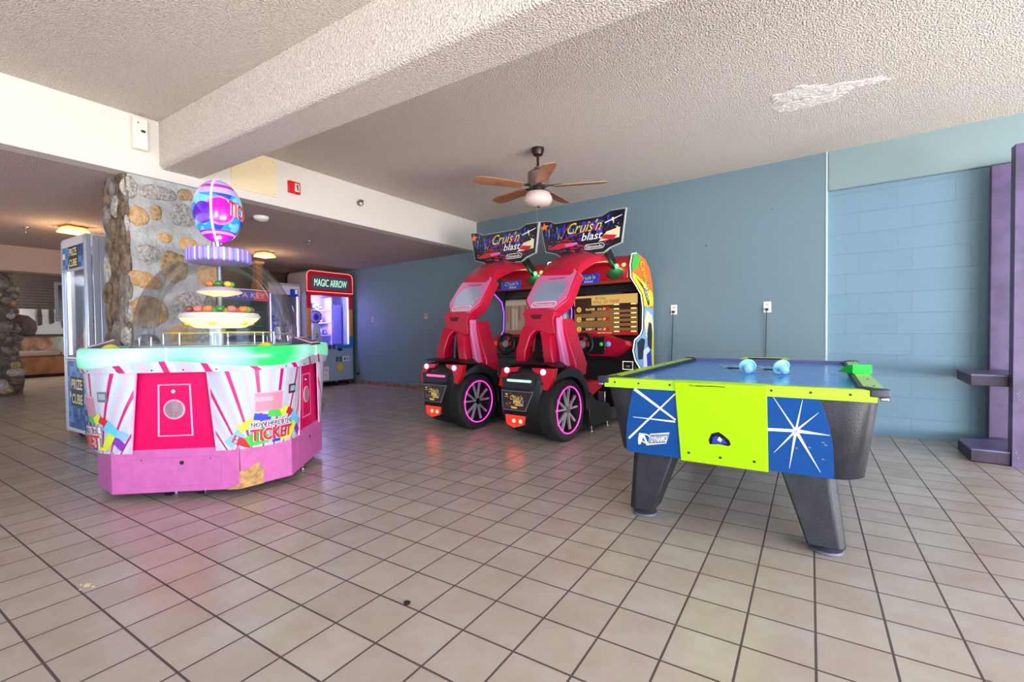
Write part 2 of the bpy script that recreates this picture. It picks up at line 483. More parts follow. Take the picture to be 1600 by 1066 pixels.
# (y, z, half width, half height, kind, tilt) of the stones on the front face
for i, (y, z, a, b, k, t) in enumerate([
        (1.74, 2.24, .155, .075, 'w', .05), (1.95, 2.27, .06, .05, 't', .2), (2.07, 2.20, .085, .05, 'o', -.2), (1.61, 2.02, .075, .09, 'o', .1), (1.55, 2.24, .06, .09, 'w', 0),
        (1.73, 2.07, .05, .075, 't', 0), (1.93, 2.09, .105, .12, 'w', .1), (2.13, 2.02, .07, .11, 'o', .2), (1.79, 1.87, .055, .05, 'o', .1), (1.98, 1.83, .10, .07, 'o', -.35),
        (1.67, 1.72, .10, .085, 'w', .5), (1.86, 1.63, .115, .14, 't', .1), (2.12, 1.63, .095, .15, 'o', 0), (1.64, 1.50, .13, .07, 'o', -.25), (1.66, 1.24, .135, .14, 't', .2),
        (1.95, 1.31, .14, .11, 'w', .1), (2.13, 1.31, .06, .1, 'g', 0), (1.92, 1.03, .12, .13, 'o', .3), (2.10, 1.03, .09, .1, 'w', .2), (1.66, .96, .09, .12, 'g', 0), (1.82, .78, .12, .11, 't', 0),
        (2.03, .75, .1, .12, 'w', 0), (1.62, .62, .09, .14, 'b', 0), (1.8, .48, .11, .12, 'o', 0), (2.05, .45, .12, .13, 'g', 0), (1.65, .27, .11, .13, 't', 0), (1.92, .2, .14, .12, 'w', 0)]):
    ct, st = math.cos(t), math.sin(t)
    mb.blob((SX, y, z), (0.02, a * .92, b * .92), STONE[k], 0.2, 3, (X_, Vector((0, ct, st)), Vector((0, -st, ct))), i)
# the rougher side facing the camera's left
for i in range(34):
    row, c_ = divmod(i, 3)
    z = 2.27 - row * 0.205 + 0.05 * math.sin(i * 2.1); x = SX - 0.07 - c_ * 0.15 + 0.03 * math.sin(i * 5)
    mb.blob((x, 1.525, max(0.1, min(2.27, z))), (random.uniform(.075, .10), random.uniform(.022, .038), random.uniform(.09, .15)), STONE['bgbbwgb'[i % 7]], 0.3, 3, None, 50 + i)
for i in range(12):
    mb.blob((SX - 0.012, 1.535, 0.12 + i * 0.188), (0.03, 0.022, 0.11), STONE['gbwg'[i % 4]], 0.3, 2, None, 90 + i)
struct('stone_pillar', mb, 'fieldstone pillar with ochre and white stones set in grey mortar', smooth=60)
mb = MB()
pr = [(0.50, 0), (0.54, 0.25), (0.50, 0.55), (0.44, 0.9), (0.40, 1.3), (0.38, 1.7), (0.38, 2.35)]
mb.lathe([(r * 0.9, z) for r, z in pr], (-12.3, 1.97, 0), M_MORTARD, 24)
for i in range(95):
    a = random.uniform(-2.3, 1.4); z = random.uniform(0.08, 2.25)
    rr = next(lerp(pr[k][0], pr[k + 1][0], (z - pr[k][1]) / (pr[k + 1][1] - pr[k][1])) for k in range(6) if pr[k][1] <= z <= pr[k + 1][1]) * 0.86
    s = random.uniform(.08, .13)
    mb.blob((-12.3 + rr * math.cos(a), 1.97 + rr * math.sin(a), z), (s, s, s * 0.8), STONE['ggtgwgb'[i % 7]], 0.25, 2, None, 200 + i)
struct('stone_column_far', mb, 'round fieldstone column flaring out at its foot', smooth=60)

# ---------------------------------------------------------------- racing simulators
M_RED = P('racing_red_plastic', (188, 8, 50), 0.36, coat=0.15, spec=.35)
M_RED2 = P('deep_red_plastic', (176, 16, 34), 0.35, coat=0.3)
M_PINKPL = P('pink_satin_panel', (214, 110, 160), 0.4)
M_MAG = P('magenta_neon', (255, 60, 190), 0.4, emit=3.2, ecol=(255, 50, 170))
M_VIOLET = P('violet_neon', (190, 90, 255), 0.4, emit=3.0, ecol=(150, 60, 255))
M_WNEON = P('white_neon', (255, 250, 235), 0.4, emit=1.6, ecol=(255, 248, 220))
M_BLED = P('blue_led', (200, 210, 255), 0.3, emit=7.0, ecol=(120, 130, 255))
M_REDLED = P('red_led', (255, 60, 40), 0.3, emit=2.2, ecol=(255, 24, 14))
M_REDGLOW = P('red_led_core', (255, 170, 140), 0.3, emit=4.0, ecol=(255, 130, 90))
M_GRNLED = P('green_led_bar', (190, 255, 190), 0.3, emit=1.5, ecol=(150, 255, 160))
M_PNKLED = P('pink_led_bar', (255, 110, 150), 0.3, emit=2.2, ecol=(255, 60, 120))
M_GRNLAMP = P('green_lamp', (120, 255, 150), 0.3, emit=9.0, ecol=(40, 255, 90))
M_ORGLAMP = P('amber_lamp', (255, 200, 120), 0.3, emit=3.0, ecol=(255, 170, 70))
M_NAVY = P('night_print_navy', (22, 22, 38), 0.2, coat=0.4)
M_DKGRN = P('dark_green_speaker', (10, 52, 26), 0.6)
M_SPOKE = P('wheel_alloy', (200, 202, 210), 0.3, 0.6)
M_SCRB = P('screen_black', (8, 8, 12), 0.1, coat=0.5)


def E_(name, rgb, s=1.0):
    return P(name, tuple(x * .4 for x in rgb), 0.3, emit=s, ecol=rgb)


PRN = {n: P('print_' + n, c, 0.3) for n, c in dict(yellow=(236, 222, 40), white=(240, 240, 244), red=(200, 30, 50), blue=(40, 60, 190), cyan=(90, 190, 235), orange=(240, 120, 36), green=(70, 190, 70), purple=(130, 50, 170), pink=(225, 110, 190), grey=(120, 124, 136), dark=(36, 38, 52), cream=(236, 226, 180), lime=(200, 220, 60), sky=(130, 180, 230)).items()}
SCR = {n: E_('screen_' + n, c, s) for n, c, s in (('amber', (180, 124, 58), .42), ('gold', (226, 186, 96), .8), ('brown', (84, 50, 30), .3), ('text', (255, 226, 150), 1.2), ('red', (190, 30, 30), .7), ('pale', (170, 150, 134), .36), ('paler', (196, 180, 156), .42), ('rust', (170, 100, 72), .36), ('night', (60, 50, 60), .5), ('yellow', (240, 200, 50), .9), ('blue', (60, 90, 200), .6), ('white', (240, 240, 245), .9))}


def night_print(mb, poly, O, EX, EY, EZ, seed, n=60):
    """city-at-night artwork: small rectangles scattered inside the outline"""
    rnd = random.Random(seed)
    x0 = min(a for a, b in poly); x1 = max(a for a, b in poly); y0 = min(b for a, b in poly); y1 = max(b for a, b in poly)
    O, EX, EY, EZ = Vector(O), Vector(EX), Vector(EY), Vector(EZ)

    def inside(x, y):
        c = False; j = len(poly) - 1
        for i in range(len(poly)):
            (xi, yi), (xj, yj) = poly[i], poly[j]
            if (yi > y) != (yj > y) and x < (xj - xi) * (y - yi) / (yj - yi) + xi:
                c = not c
            j = i
        return c
    w, h = x1 - x0, y1 - y0
    for i in range(n):
        t = rnd.random(); x = x0 + w * t; y = y0 + h * rnd.random(); yy = (y - y0) / h
        if yy < 0.42:
            m = PRN[rnd.choice(('red', 'dark', 'purple', 'dark', 'red', 'dark', 'grey'))]; a, b = w * rnd.uniform(.008, .04), h * rnd.uniform(.006, .018)
        elif t < 0.45:
            m = PRN[rnd.choice(('blue', 'blue', 'dark', 'dark', 'grey'))]; a, b = w * rnd.uniform(.004, .014), h * rnd.uniform(.03, .10)
        elif t > 0.75:
            m = PRN[rnd.choice(('grey', 'dark', 'dark', 'purple', 'blue', 'cream'))]; a, b = w * rnd.uniform(.004, .014), h * rnd.uniform(.01, .05)
        else:
            m = PRN[rnd.choice(('blue', 'dark', 'purple'))]; a, b = w * rnd.uniform(.01, .03), h * rnd.uniform(.02, .06)
        q = [(x - a, y - b), (x + a, y - b), (x + a, y + b), (x - a, y + b)]
        if all(inside(*k) for k in q):
            mb.poly([O + EX * k[0] + EY * k[1] + EZ * (0.0006 + 0.00002 * i) for k in q], m)


def pill(w, h, n=6):
    r = h / 2
    return arc(w / 2 - r, 0, r, -90, 90, n) + arc(-w / 2 + r, 0, r, 90, 270, n)


def ring_poly(mb, outer, inner, O, EX, EY, EZ, d, mat):
    O, EX, EY, EZ = Vector(O), Vector(EX), Vector(EY), Vector(EZ); n = len(outer)
    pts = [O + EX * a + EY * b + EZ * d for a, b in outer + inner]
    mb.add(pts, [[i, (i + 1) % n, n + (i + 1) % n, n + i] for i in range(n)], mat)


def rear_screen_art(mb, O, EX, EY, EZ, w, h, dim):
    rnd = random.Random(31 + dim)
    O, EX, EY, EZ = Vector(O), Vector(EX), Vector(EY), Vector(EZ)

    def q(x, y, a, b, m, d, sh=0.0):
        mb.poly([O + EX * (x + p * a + r * b * sh) + EY * (y + r * b) + EZ * d for p, r in ((-1, -1), (1, -1), (1, 1), (-1, 1))], m)
    for i in range(44):
        q(rnd.uniform(-.36, .36) * w, rnd.uniform(-.34, .38) * h, rnd.uniform(.02, .07) * w, rnd.uniform(.01, .04) * h, SCR[rnd.choice(('night', 'rust', 'brown', 'amber', 'blue', 'red', 'gold'))], .0008 + i * 1e-5)
    mb.text("Cruis'n", O + EX * (.1 * w) + EY * (.16 * h), EX, EY, EZ, .25 * h, SCR['yellow'], .0022, .4, .5 * w)
    mb.text("blast", O + EX * (.12 * w) - EY * (.02 * h), EX, EY, EZ, .15 * h, SCR['text'], .0022, .3, .3 * w)
    q(.16 * w, -.14 * h, .2 * w, .018 * h, SCR['gold'], .0022, 1.5); q(.2 * w, -.22 * h, .16 * w, .025 * h, SCR['yellow'], .0022, 1.5)
    mb.prism([(a, b) for a, b in pill(.24 * w, .09 * h)], O - EY * (.36 * h), EX, EY, EZ, 0.0008, .0024, SCR['gold'])


def racer(loc, label, lit, barmat, screen, group):
    """frame: x to the right, y forwards to the wall, z up; the driver's back faces the camera"""
    t = thing('racing_arcade_machine', label, 'arcade machine', loc, WA, group)
    NEG = Vector((0, -1, 0))
    # --- black car tail
    mb = MB(); rings = []
    for w, hl, hr, v0, v1 in ((.03, .22, .19, .06, .5), (.07, .275, .205, -.02, .5), (.15, .302, .215, -.085, .52), (.28, .31, .225, -.115, .54), (.45, .31, .235, -.12, .56), (.58, .30, .25, -.112, .58), (.66, .285, .26, -.095, .58), (.70, .25, .24, -.06, .56), (.715, .2, .2, 0.0, .5)):
        c = .05
        rings.append([(-hl, v1, w), (-hl, v0 + c * 1.6, w), (-hl + c * .4, v0 + c * .5, w), (-hl + c * 1.4, v0, w), (0, v0 - .012, w), (hr - c, v0, w), (hr - c * .3, v0 + c * .5, w), (hr, v0 + c * 1.3, w), (hr, v1, w)])
    mb.loft(rings, M_BLACK)
    mb.prism([(-.235, .50), (.13, .505), (.155, .60), (-.25, .60)], (0, -.13, 0), X_, Z_, NEG, -.02, .006, P('dark_grey_plastic', (46, 47, 54), .4))
    body = mb.build('tail_body', t, 50)
    # fender arching over the wheel
    mb = MB(); n = 22; rings = []
    for i in range(n + 1):
        a = R(lerp(130, -8, i / n)); k = i / n
        ro = .335 + .055 * math.sin(PI * k) + .05 * k; ri = .312
        cv, cw = .1, .297
        u0, u1 = .19, lerp(.30, .395, min(1, k * 3.2))
        rings.append([(u0, cv + ri * math.cos(a), cw + ri * math.sin(a)), (u1, cv + ri * math.cos(a), cw + ri * math.sin(a)), (u1 - .012, cv + ro * .985 * math.cos(a), cw + ro * .985 * math.sin(a)), (u1 - .05, cv + ro * math.cos(a), cw + ro * math.sin(a)), (u0, cv + ro * math.cos(a), cw + ro * math.sin(a))])
    mb.loft(rings, M_BLACK)
    mb.prism([(.47, .30), (.49, .10), (.56, .07), (.95, .07), (1.0, .16), (.92, .26), (.62, .33), (.52, .42)], (.30, 0, 0), Y_, Z_, X_, 0, .085, M_BLACK)
    mb.build('fender', t, 50, .006)
    mb = MB()
    mb.loft([[(-.27, .035, .722), (.28, .035, .722), (.335, .02, .70), (.335, .16, .70), (.28, .15, .73), (-.27, .15, .73)], [(-.27, -.11, .735), (.27, -.11, .735), (.325, -.09, .712), (.33, .1, .712), (.28, .12, .752), (-.27, .12, .752)]][::-1], M_BLACK)
    mb.prism([(-.18, 0), (.18, 0), (.16, .03), (-.16, .03)], (0, -.02, .705), X_, Z_, Y_, 0, .1, M_BLACK)
    mb.build('spoiler', t, 40, .004)
    # wheel
    mb = MB(); cz, cy = .297, .1
    prof = [(.222, -.01), (.25, .004), (.28, .002), (.294, -.018), (.297, -.05), (.297, -.13), (.285, -.16), (.2, -.165)]
    mb.lathe(prof, (.372, cy, cz), M_RUB, 48, Y_, Z_, X_, cap=False)
    for i in range(60):
        a = 2 * PI * i / 60
        mb.box((.372 - .09, cy + .2985 * math.cos(a), cz + .2985 * math.sin(a)), (.12, .006, .006), M_RUB)
    wheel = mb.build('wheel', t)
    mb = MB().lathe([(.222, -.012), (.216, -.035), (.2, -.09), (.05, -.10), (0, -.10)], (.372, cy, cz), P('rim_well', (30, 31, 36), .4, .4), 40, Y_, Z_, X_, cap=False)
    for i in range(5):
        for s in (-1, 1):
            a0 = 2 * PI * i / 5 + .3 + s * .12; a1 = 2 * PI * i / 5 + .3 + s * .27
            d0 = Vector((0, math.cos(a0), math.sin(a0))); d1 = Vector((0, math.cos(a1), math.sin(a1))); c = Vector((.36, cy, cz))
            p0 = c + d0 * .035; p1 = c + d1 * .206 - X_ * .012
            sd = (d1.cross(X_)).normalized() * .0125
            mb.loft([[p0 - sd * .8 - X_ * .02, p0 + sd * .8 - X_ * .02, p0 + sd * .6, p0 - sd * .6], [p1 - sd - X_ * .02, p1 + sd - X_ * .02, p1 + sd * .7, p1 - sd * .7]], M_SPOKE)
    mb.cyl((.33, cy, cz), (.366, cy, cz), .042, M_CHROME, 20, .034)
    mb.box((.325, cy + .10, cz + .035), (.02, .05, .07), M_RED2)
    mb.build('rim', wheel, 40)
    MB().tube([(.377, cy + .219 * math.cos(2 * PI * i / 48), cz + .219 * math.sin(2 * PI * i / 48)) for i in range(48)], .0052, M_MAG, 6, True).build('neon_ring', wheel)
    # tail lights and lamps
    for s, pts in ((-1, [(-.258, .685), (-.055, .703), (-.075, .655), (-.16, .645), (-.20, .60), (-.262, .50), (-.302, .51)]), (1, [(.355, .70), (.10, .70), (.12, .665), (.20, .635), (.225, .56), (.225, .505), (.275, .485), (.33, .6)])):
        o = MB().prism(pts if s < 0 else pts, (0, -.118, 0), X_, Z_, NEG, -.06, .004 if s < 0 else .004, P('tail_red', (214, 24, 40), .25, coat=.5)).build('tail_light', t, 40, .003)
        c = (-.19, -.125, .668) if s < 0 else (.235, -.125, .665)
        MB().lathe([(.027, 0), (.027, .008), (.02, .016), (0, .02)], c, M_BLED, 20, X_, Z_, NEG).build('lamp', o)
    mb = MB().prism(pill(.345, .034), (-.037, -.128, .571), X_, Z_, NEG, -.01, .006, M_BLACKG)
    mb.prism(pill(.29, .022), (-.037, -.128, .571), X_, Z_, NEG, 0, .010, barmat)
    mb.build('light_bar', t)
    # rear monitor
    mb = MB(); tr = [(-.255, .469), (.123, .473), (.033, .282), (-.237, .281)]
    mb.prism([(-.238, .281), (.033, .281), (.123, .472), (-.256, .470)], (0, -.127, 0), X_, Z_, NEG, -.01, .006, P('screen_frame_grey', (130, 128, 130), .4))
    cx, cz2 = -.09, .378
    mb.prism([((a - cx) * .95 + cx, (b - cz2) * .93 + cz2) for a, b in ((-.238, .281), (.033, .281), (.123, .472), (-.256, .470))], (0, -.127, 0), X_, Z_, NEG, 0, .008, SCR['night'])
    rear_screen_art(mb, Vector((cx - .01, -.135, cz2)), X_, Z_, NEG, .30, .19, 1)
    mb.build('rear_screen', t)
    mb = MB().prism([(-.22, .235), (-.205, .14), (-.115, .108), (.0, .145), (.03, .235)], (0, -.112, 0), X_, Z_, NEG, -.05, .012, P('lens_frame', (190, 90, 90), .3))
    mb.prism([(-.205, .226), (-.192, .148), (-.115, .12), (-.01, .152), (.016, .226)], (0, -.112, 0), X_, Z_, NEG, 0, .016, M_REDLED)
    for x in (-.11, -.03):
        mb.lathe([(.02, 0), (.016, .008), (0, .01)], (x, -.127, .18), M_REDGLOW, 14, X_, Z_, NEG)
    mb.build('brake_light', t)
    # --- red seat shell rising to the rear display
    mb = MB()
    mb.loft([[(-.232, .07, .70), (-.12, .07, .70), (-.12, .15, .70), (-.232, .15, .70)], [(-.222, .06, .85), (-.10, .06, .85), (-.10, .14, .85), (-.222, .14, .85)], [(-.205, .10, .99), (-.07, .10, 1.0), (-.07, .21, 1.0), (-.205, .21, .99)], [(-.185, .13, 1.10), (-.02, .13, 1.06), (-.02, .24, 1.06), (-.185, .24, 1.10)]], M_RED)
    mb.build('frame_leg', t, 40, .012)
    mb = MB()
    mb.loft([[(.115, .07, .70), (.235, .07, .70), (.235, .17, .70), (.115, .17, .70)], [(.10, .06, .85), (.205, .06, .85), (.205, .17, .85), (.10, .17, .85)], [(.055, .10, .99), (.17, .10, .97), (.175, .21, .97), (.055, .21, .99)], [(.01, .14, 1.06), (.18, .14, 1.0), (.18, .25, 1.0), (.01, .25, 1.06)]], M_RED)
    mb.build('frame_leg', t, 40, .012)
    mb = MB()      # neck; its recess is a flat patch painted dark like shade
    mb.prism([(-.178, 1.09), (-.10, 1.03), (.01, 1.045), (.10, 1.00), (.19, 1.02), (.165, 1.15), (.19, 1.23), (.10, 1.27), (-.15, 1.27), (-.195, 1.22), (-.155, 1.16)], (0, .16, 0), X_, Z_, Y_, -.01, .12, M_RED)
    mb.prism([(-.10, 1.21), (.05, 1.21), (.02, 1.165), (-.07, 1.165)], (0, .149, 0), X_, Z_, NEG, -.002, .003, P('recess_shade_red', (84, 4, 22), .5))
    mb.build('neck', t, 40, .014)
    mb = MB()      # layered side plates of the seat shell
    mb.prism([(.14, .70), (.27, .70), (.235, .85), (.21, 1.0), (.215, 1.16), (.17, 1.2), (.13, 1.1), (.14, .97)], (0, .2, 0), X_, Z_, Y_, -.03, .05, M_RED)
    mb.prism([(.245, .70), (.31, .70), (.275, .85), (.235, 1.02), (.215, 1.18), (.195, 1.17), (.20, 1.0), (.225, .85)], (0, .2, 0), X_, Z_, Y_, -.045, .06, M_PINKPL)
    mb.prism([(.30, .60), (.36, .60), (.375, .72), (.30, .92), (.25, 1.09), (.215, 1.17), (.21, 1.08), (.26, .86)], (0, .30, 0), X_, Z_, Y_, -.06, .16, M_RED)
    MB().prism([(-.20, .60), (-.30, .60), (-.30, .72), (-.26, .92), (-.21, 1.09), (-.17, 1.17), (-.16, 1.06), (-.18, .86)], (0, .20, 0), X_, Z_, Y_, 0, .10, M_RED).build('side_plate', t, 40, .01)
    mb.build('side_plate', t, 40, .01)
    mb = MB().prism([(-.16, .62), (.2, .62), (.23, .8), (.17, 1.16), (-.12, 1.16), (-.16, .8)], (0, .30, 0), X_, Z_, Y_, 0, .10, P('seat_black', (26, 24, 30), .6))
    for i in range(4):
        z = .78 + i * .06
        mb.prism([(-.02, 0), (.02, 0), (.02, .008), (.006, .008), (.006, .035), (-.006, .035), (-.006, .008), (-.02, .008)], (-.045, .299, z), X_, Z_, NEG, 0, .002, PRN['grey'])
    mb.loft([[(-.22, .38, .30), (.25, .38, .30), (.25, .78, .34), (-.22, .78, .34)], [(-.24, .38, .42), (.27, .38, .42), (.27, .98, .42), (-.24, .98, .42)], [(-.24, .38, .50), (.27, .38, .50), (.27, .93, .50), (-.24, .93, .50)]], M_RED)
    mb.build('seat', t, 40, .012)
    # rear display head: tilted panel, thick red rim
    O = Vector((0, .22, 1.27)); EY = Vector((0, .60, .80)); EZ = Vector((0, -.80, .60))
    out = [(-.15, -.03), (.15, -.03), (.255, .12), (.25, .50), (.22, .53), (-.21, .50), (-.245, .42), (-.265, .12)]
    mb = MB().prism(out, O, X_, EY, EZ, -.13, 0.0, M_RED)
    mb.build('display_head', t, 40, .012)
    inn = [(a * .93, .24 + (b - .24) * .93) for a, b in out]
    mb = MB().prism(inn, O, X_, EY, EZ, -.01, .004, P('display_face', (222, 120, 170), .12, coat=.8))
    mb.prism([(-.16, .10), (.14, .10), (.19, .24), (.14, .36), (-.12, .36), (-.19, .24)], O, X_, EY, EZ, 0, .0055, P('display_mirror', (176, 190, 220), .08, .45, coat=.5))
    ring_poly(mb, pill(.30, .075), [(a * .93, b * .72) for a, b in pill(.30, .075)], O + EY * .05 - X_ * .0, X_, EY, EZ, .0062, PRN['white'])
    mb.text('Nintendo', O + EY * .05, X_, EY, EZ, .032, PRN['white'], .0064, 0, .22)
    mb.text("Cruis'n blast", O + EY * .40 + X_ * .03, X_, EY, EZ, .03, PRN['dark'], .0064, .4, .2)
    mb.build('rear_display', t)
    # overhead arch from the display head to the cabinet
    prof = [(.50, 1.66), (.66, 1.79), (.86, 1.87), (1.12, 1.905), (1.36, 1.895)]
    low = [(.46, 1.56), (.68, 1.68), (.88, 1.77), (1.12, 1.81), (1.36, 1.80)]
    mb = MB()
    mb.loft([[(-lerp(.215, .27, k / 4), p[0], p[1] - .015), (-.13, p[0] - .01, p[1] + .03), (.13, p[0] - .01, p[1] + .03), (lerp(.215, .27, k / 4), p[0], p[1] - .015), (lerp(.225, .28, k / 4), q[0], q[1]), (-lerp(.225, .28, k / 4), q[0], q[1])] for k, (p, q) in enumerate(zip(prof, low))], M_RED)
    mb.build('arch', t, 35, .012)
    mb = MB()
    mb.loft([[(-.11, p[0] + .12, p[1] + .0), (.11, p[0] + .12, p[1] + .0), (.085, p[0] + .1, p[1] + .062), (-.085, p[0] + .1, p[1] + .062)] for p in prof[:4]], M_RED)
    mb.build('arch_spine', t, 35, .012)
    # --- screen cabinet
    side = [(1.335, 1.90), (1.284, 1.776), (1.30, 1.634), (1.454, 1.547), (1.592, 1.456), (1.64, 1.307), (1.626, 1.049), (1.567, .985), (1.398, .925), (1.351, .803), (1.413, .693), (1.562, .583), (1.61, .42), (1.61, .06), (1.93, .06), (1.93, 1.42), (1.90, 1.60), (1.82, 1.78), (1.68, 1.88), (1.45, 1.925)]
    for s in (-1, 1):
        mb = MB().prism(side, (s * .475, 0, 0), Y_, Z_, X_, -.02, .02, M_BLACK)
        x = s * .496
        EXs = Y_ * s

        def pn(pts, m, d):
            mb.poly([(x + s * .0006 * d, a, b) for a, b in (pts if s > 0 else pts[::-1])], m)
        pn(side, PRN['orange'] if lit else PRN['orange'], 1)
        pn([(1.30, 1.70), (1.30, 1.634), (1.454, 1.547), (1.592, 1.456), (1.64, 1.307), (1.93, 1.34), (1.93, 1.42), (1.9, 1.5), (1.6, 1.62)], PRN['yellow'], 2)
        pn([(1.335, 1.90), (1.284, 1.776), (1.29, 1.70), (1.40, 1.74), (1.52, 1.83), (1.48, 1.91), (1.45, 1.925)], PRN['green'], 3)
        pn([(1.64, 1.33), (1.626, 1.049), (1.567, .985), (1.398, .925), (1.351, .803), (1.413, .693), (1.562, .583), (1.61, .42), (1.61, .06), (1.93, .06), (1.93, 1.30)], PRN['sky'], 2)
        pn([(1.64, 1.15), (1.72, 1.28), (1.88, 1.22), (1.93, 1.1), (1.93, .9), (1.7, .95)], PRN['cream'], 3)
        pn([(1.72, 1.0), (1.78, 1.14), (1.86, 1.12), (1.90, .95), (1.86, .8), (1.74, .84)], PRN['dark'], 4)
        pn([(1.42, .90), (1.55, .95), (1.66, .93), (1.58, .7), (1.45, .70)], PRN['dark'], 4)
        pn([(1.60, .8), (1.78, .86), (1.84, .6), (1.62, .45)], PRN['white'], 4)
        pn([(1.70, .75), (1.84, .8), (1.90, .5), (1.75, .4)], PRN['blue'], 5)
        pn([(1.88, 1.0), (1.93, 1.02), (1.93, .3), (1.85, .5)], PRN['yellow'], 5)
        pn([(1.62, .4), (1.80, .3), (1.93, .1), (1.93, .06), (1.62, .06)], PRN['grey'], 5)
        ex = Vector((0, .62 * s, -.78)); ey = Vector((0, .78, .62 * s)) if s > 0 else Vector((0, .78, .62))
        if s > 0:
            mb.text("Cruis'n", (x, 1.665, 1.69), ex, ey, X_, .13, PRN['dark'], .005, .3, .40)
            mb.text("Cruis'n", (x, 1.66, 1.695), ex, ey, X_, .12, PRN['yellow'], .006, .3, .38)
            mb.poly([(x + .004, a, b) for a, b in ((1.37, 1.66), (1.62, 1.52), (1.76, 1.33), (1.80, 1.36), (1.72, 1.52))], PRN['dark'])
            mb.text("blast", (x, 1.71, 1.50), ex, ey, X_, .10, PRN['white'], .006, .3, .24)
        mb.build('side_panel', t, 40)
        MB().tube([(s * .482, a - .012, b + .004) for a, b in [(1.46, 1.925)] + side[:13]], .006, M_WNEON if s * lit > 0 else M_VIOLET, 6).build('neon_edge', t)
    mb = MB()      # cabinet carcass with screen surround
    mb.prism([(1.62, .95), (1.62, 1.60), (1.50, 1.60), (1.50, 1.63), (1.92, 1.63), (1.92, .06), (1.52, .06), (1.46, .30), (1.46, .72), (1.5, .95)], (0, 0, 0), Y_, Z_, X_, -.455, .455, M_BLACK)
    mb.box((.02, 1.455, .705), (.40, .008, .008), P('pale_trim', (210, 200, 190), .3))
    mb.build('cabinet', t, 40)
    mb = MB().box((0, 1.615, 1.235), (.90, .02, .54), M_SCRB)
    O = Vector((0, 1.604, 1.235))

    def sq(x, y, a, b, m, d, sh=0):
        mb.poly([O + X_ * (x + p * a + q * b * sh) + Z_ * (y + q * b) - Y_ * d for p, q in ((-1, -1), (1, -1), (1, 1), (-1, 1))], m)
    if screen == 'scores':
        sq(0, 0, .43, .25, SCR['amber'], 0); sq(0, .185, .43, .06, SCR['gold'], .0005); sq(-.3, .12, .12, .10, SCR['brown'], .001)
        sq(0, .10, .43, .02, SCR['brown'], .0012); sq(0, -.225, .43, .025, SCR['red'], .0015)
        mb.text('All Time', O + X_ * -.06 + Z_ * .212, X_, Z_, NEG, .034, SCR['brown'], .002, .3, .15)
        mb.text('HALL OF FAME', O + X_ * .02 + Z_ * .165, X_, Z_, NEG, .042, SCR['red'], .002, .3, .36)
        for i, (nm, tm) in enumerate((('PLAYER', '0:21.01'), ('ANDREW', '0:21.03'), ('BOBBY C', '0:21.38'))):
            y = .075 - .125 * i
            sq(-.14, y, .19, .022, SCR['brown'], .0012); sq(.02, y, .045, .022, SCR['red'], .0014)
            mb.lathe([(.034, 0), (.034, .002)], O + X_ * -.36 + Z_ * y - Y_ * .001, SCR['gold'], 20, X_, Z_, NEG)
            mb.text('123'[i], O + X_ * -.36 + Z_ * y, X_, Z_, NEG, .036, SCR['brown'], .0036)
            mb.text(nm, O + X_ * -.2 + Z_ * y, X_, Z_, NEG, .028, SCR['text'], .002, .3, .13)
            mb.text(tm, O + X_ * -.04 + Z_ * y, X_, Z_, NEG, .028, SCR['text'], .002, .3, .11)
        for i in range(7):
            y = .125 - .055 * i
            sq(.27, y, .15, .012, SCR['brown'], .0012); sq(.16, y, .035, .008, SCR['text'], .0016); sq(.38, y, .035, .008, SCR['text'], .0016)
        mb.text('PRESS START TO EXIT', O - Z_ * .222, X_, Z_, NEG, .016, SCR['text'], .0022, 0, .2)
    else:
        sq(0, 0, .43, .25, SCR['pale'], 0)
        for i in range(16):
            sq(-.40 + .053 * i, random.uniform(-.1, .1), .018, random.uniform(.1, .2), SCR[random.choice(('paler', 'paler', 'rust', 'pale'))], .0006 + i * 1e-5)
        sq(0, .20, .43, .03, SCR['paler'], .0012); sq(0, -.21, .43, .035, SCR['rust'], .0012)
    mb.build('screen', t)
    # header hood with lamps, speakers and the small title panel
    mb = MB(); rr = []
    for v, z0, z1 in ((1.27, 1.635, 1.73), (1.30, 1.62, 1.82), (1.38, 1.60, 1.89), (1.52, 1.60, 1.915), (1.75, 1.60, 1.84), (1.90, 1.6, 1.64)):
        rr.append([(-.45, v, z0), (-.455, v, z1), (-.30, v, z1 + .012), (.30, v, z1 + .012), (.455, v, z1), (.45, v, z0)])
    mb.loft(rr, M_RED2)
    mb.build('hood', t, 30, .006)
    for s in (-1, 1):
        if s < 0 and lit < 0:
            pass
        MB().lathe([(.098, 0), (.09, .012), (.0, .02)], (s * .30, 1.268, 1.690), M_DKGRN, 24, X_, Z_, NEG, 1.05, .6).build('speaker', t)
        MB().lathe([(.03, 0), (.027, .02), (0, .032)], (s * .305, 1.29, 1.775), M_GRNLAMP if s * lit > 0 else P('green_lamp_dim', (90, 200, 90), .3, emit=.8), 18, X_, Z_, NEG).build('lamp', t)
        if s * lit > 0:
            point('green_lamp_glow', Matrix.Rotation(WA, 3, 'Z') @ Vector((.315, 1.19, 1.765)) + Vector(loc), 1.3, (.15, 1.0, .3), .03)
        MB().lathe([(.024, 0), (.021, .018), (0, .026)], (s * .40, 1.30, 1.785), M_ORGLAMP, 18, X_, Z_, NEG).build('lamp', t)
    mb = MB().prism([(-.17, -.055), (.14, -.06), (.16, .06), (-.19, .05)], (-.05, 1.262, 1.655), X_, Z_, NEG, 0, .01, PRN['blue'])
    mb.text("Cruis'n", (-.05, 1.262, 1.672), X_, Z_, NEG, .05, PRN['yellow'], .0106, .4, .22)
    mb.text("blast", (-.03, 1.262, 1.625), X_, Z_, NEG, .03, PRN['white'], .0106, .3, .12)
    mb.build('title_panel', t)
    # dashboard, steering wheel, buttons
    mb = MB()
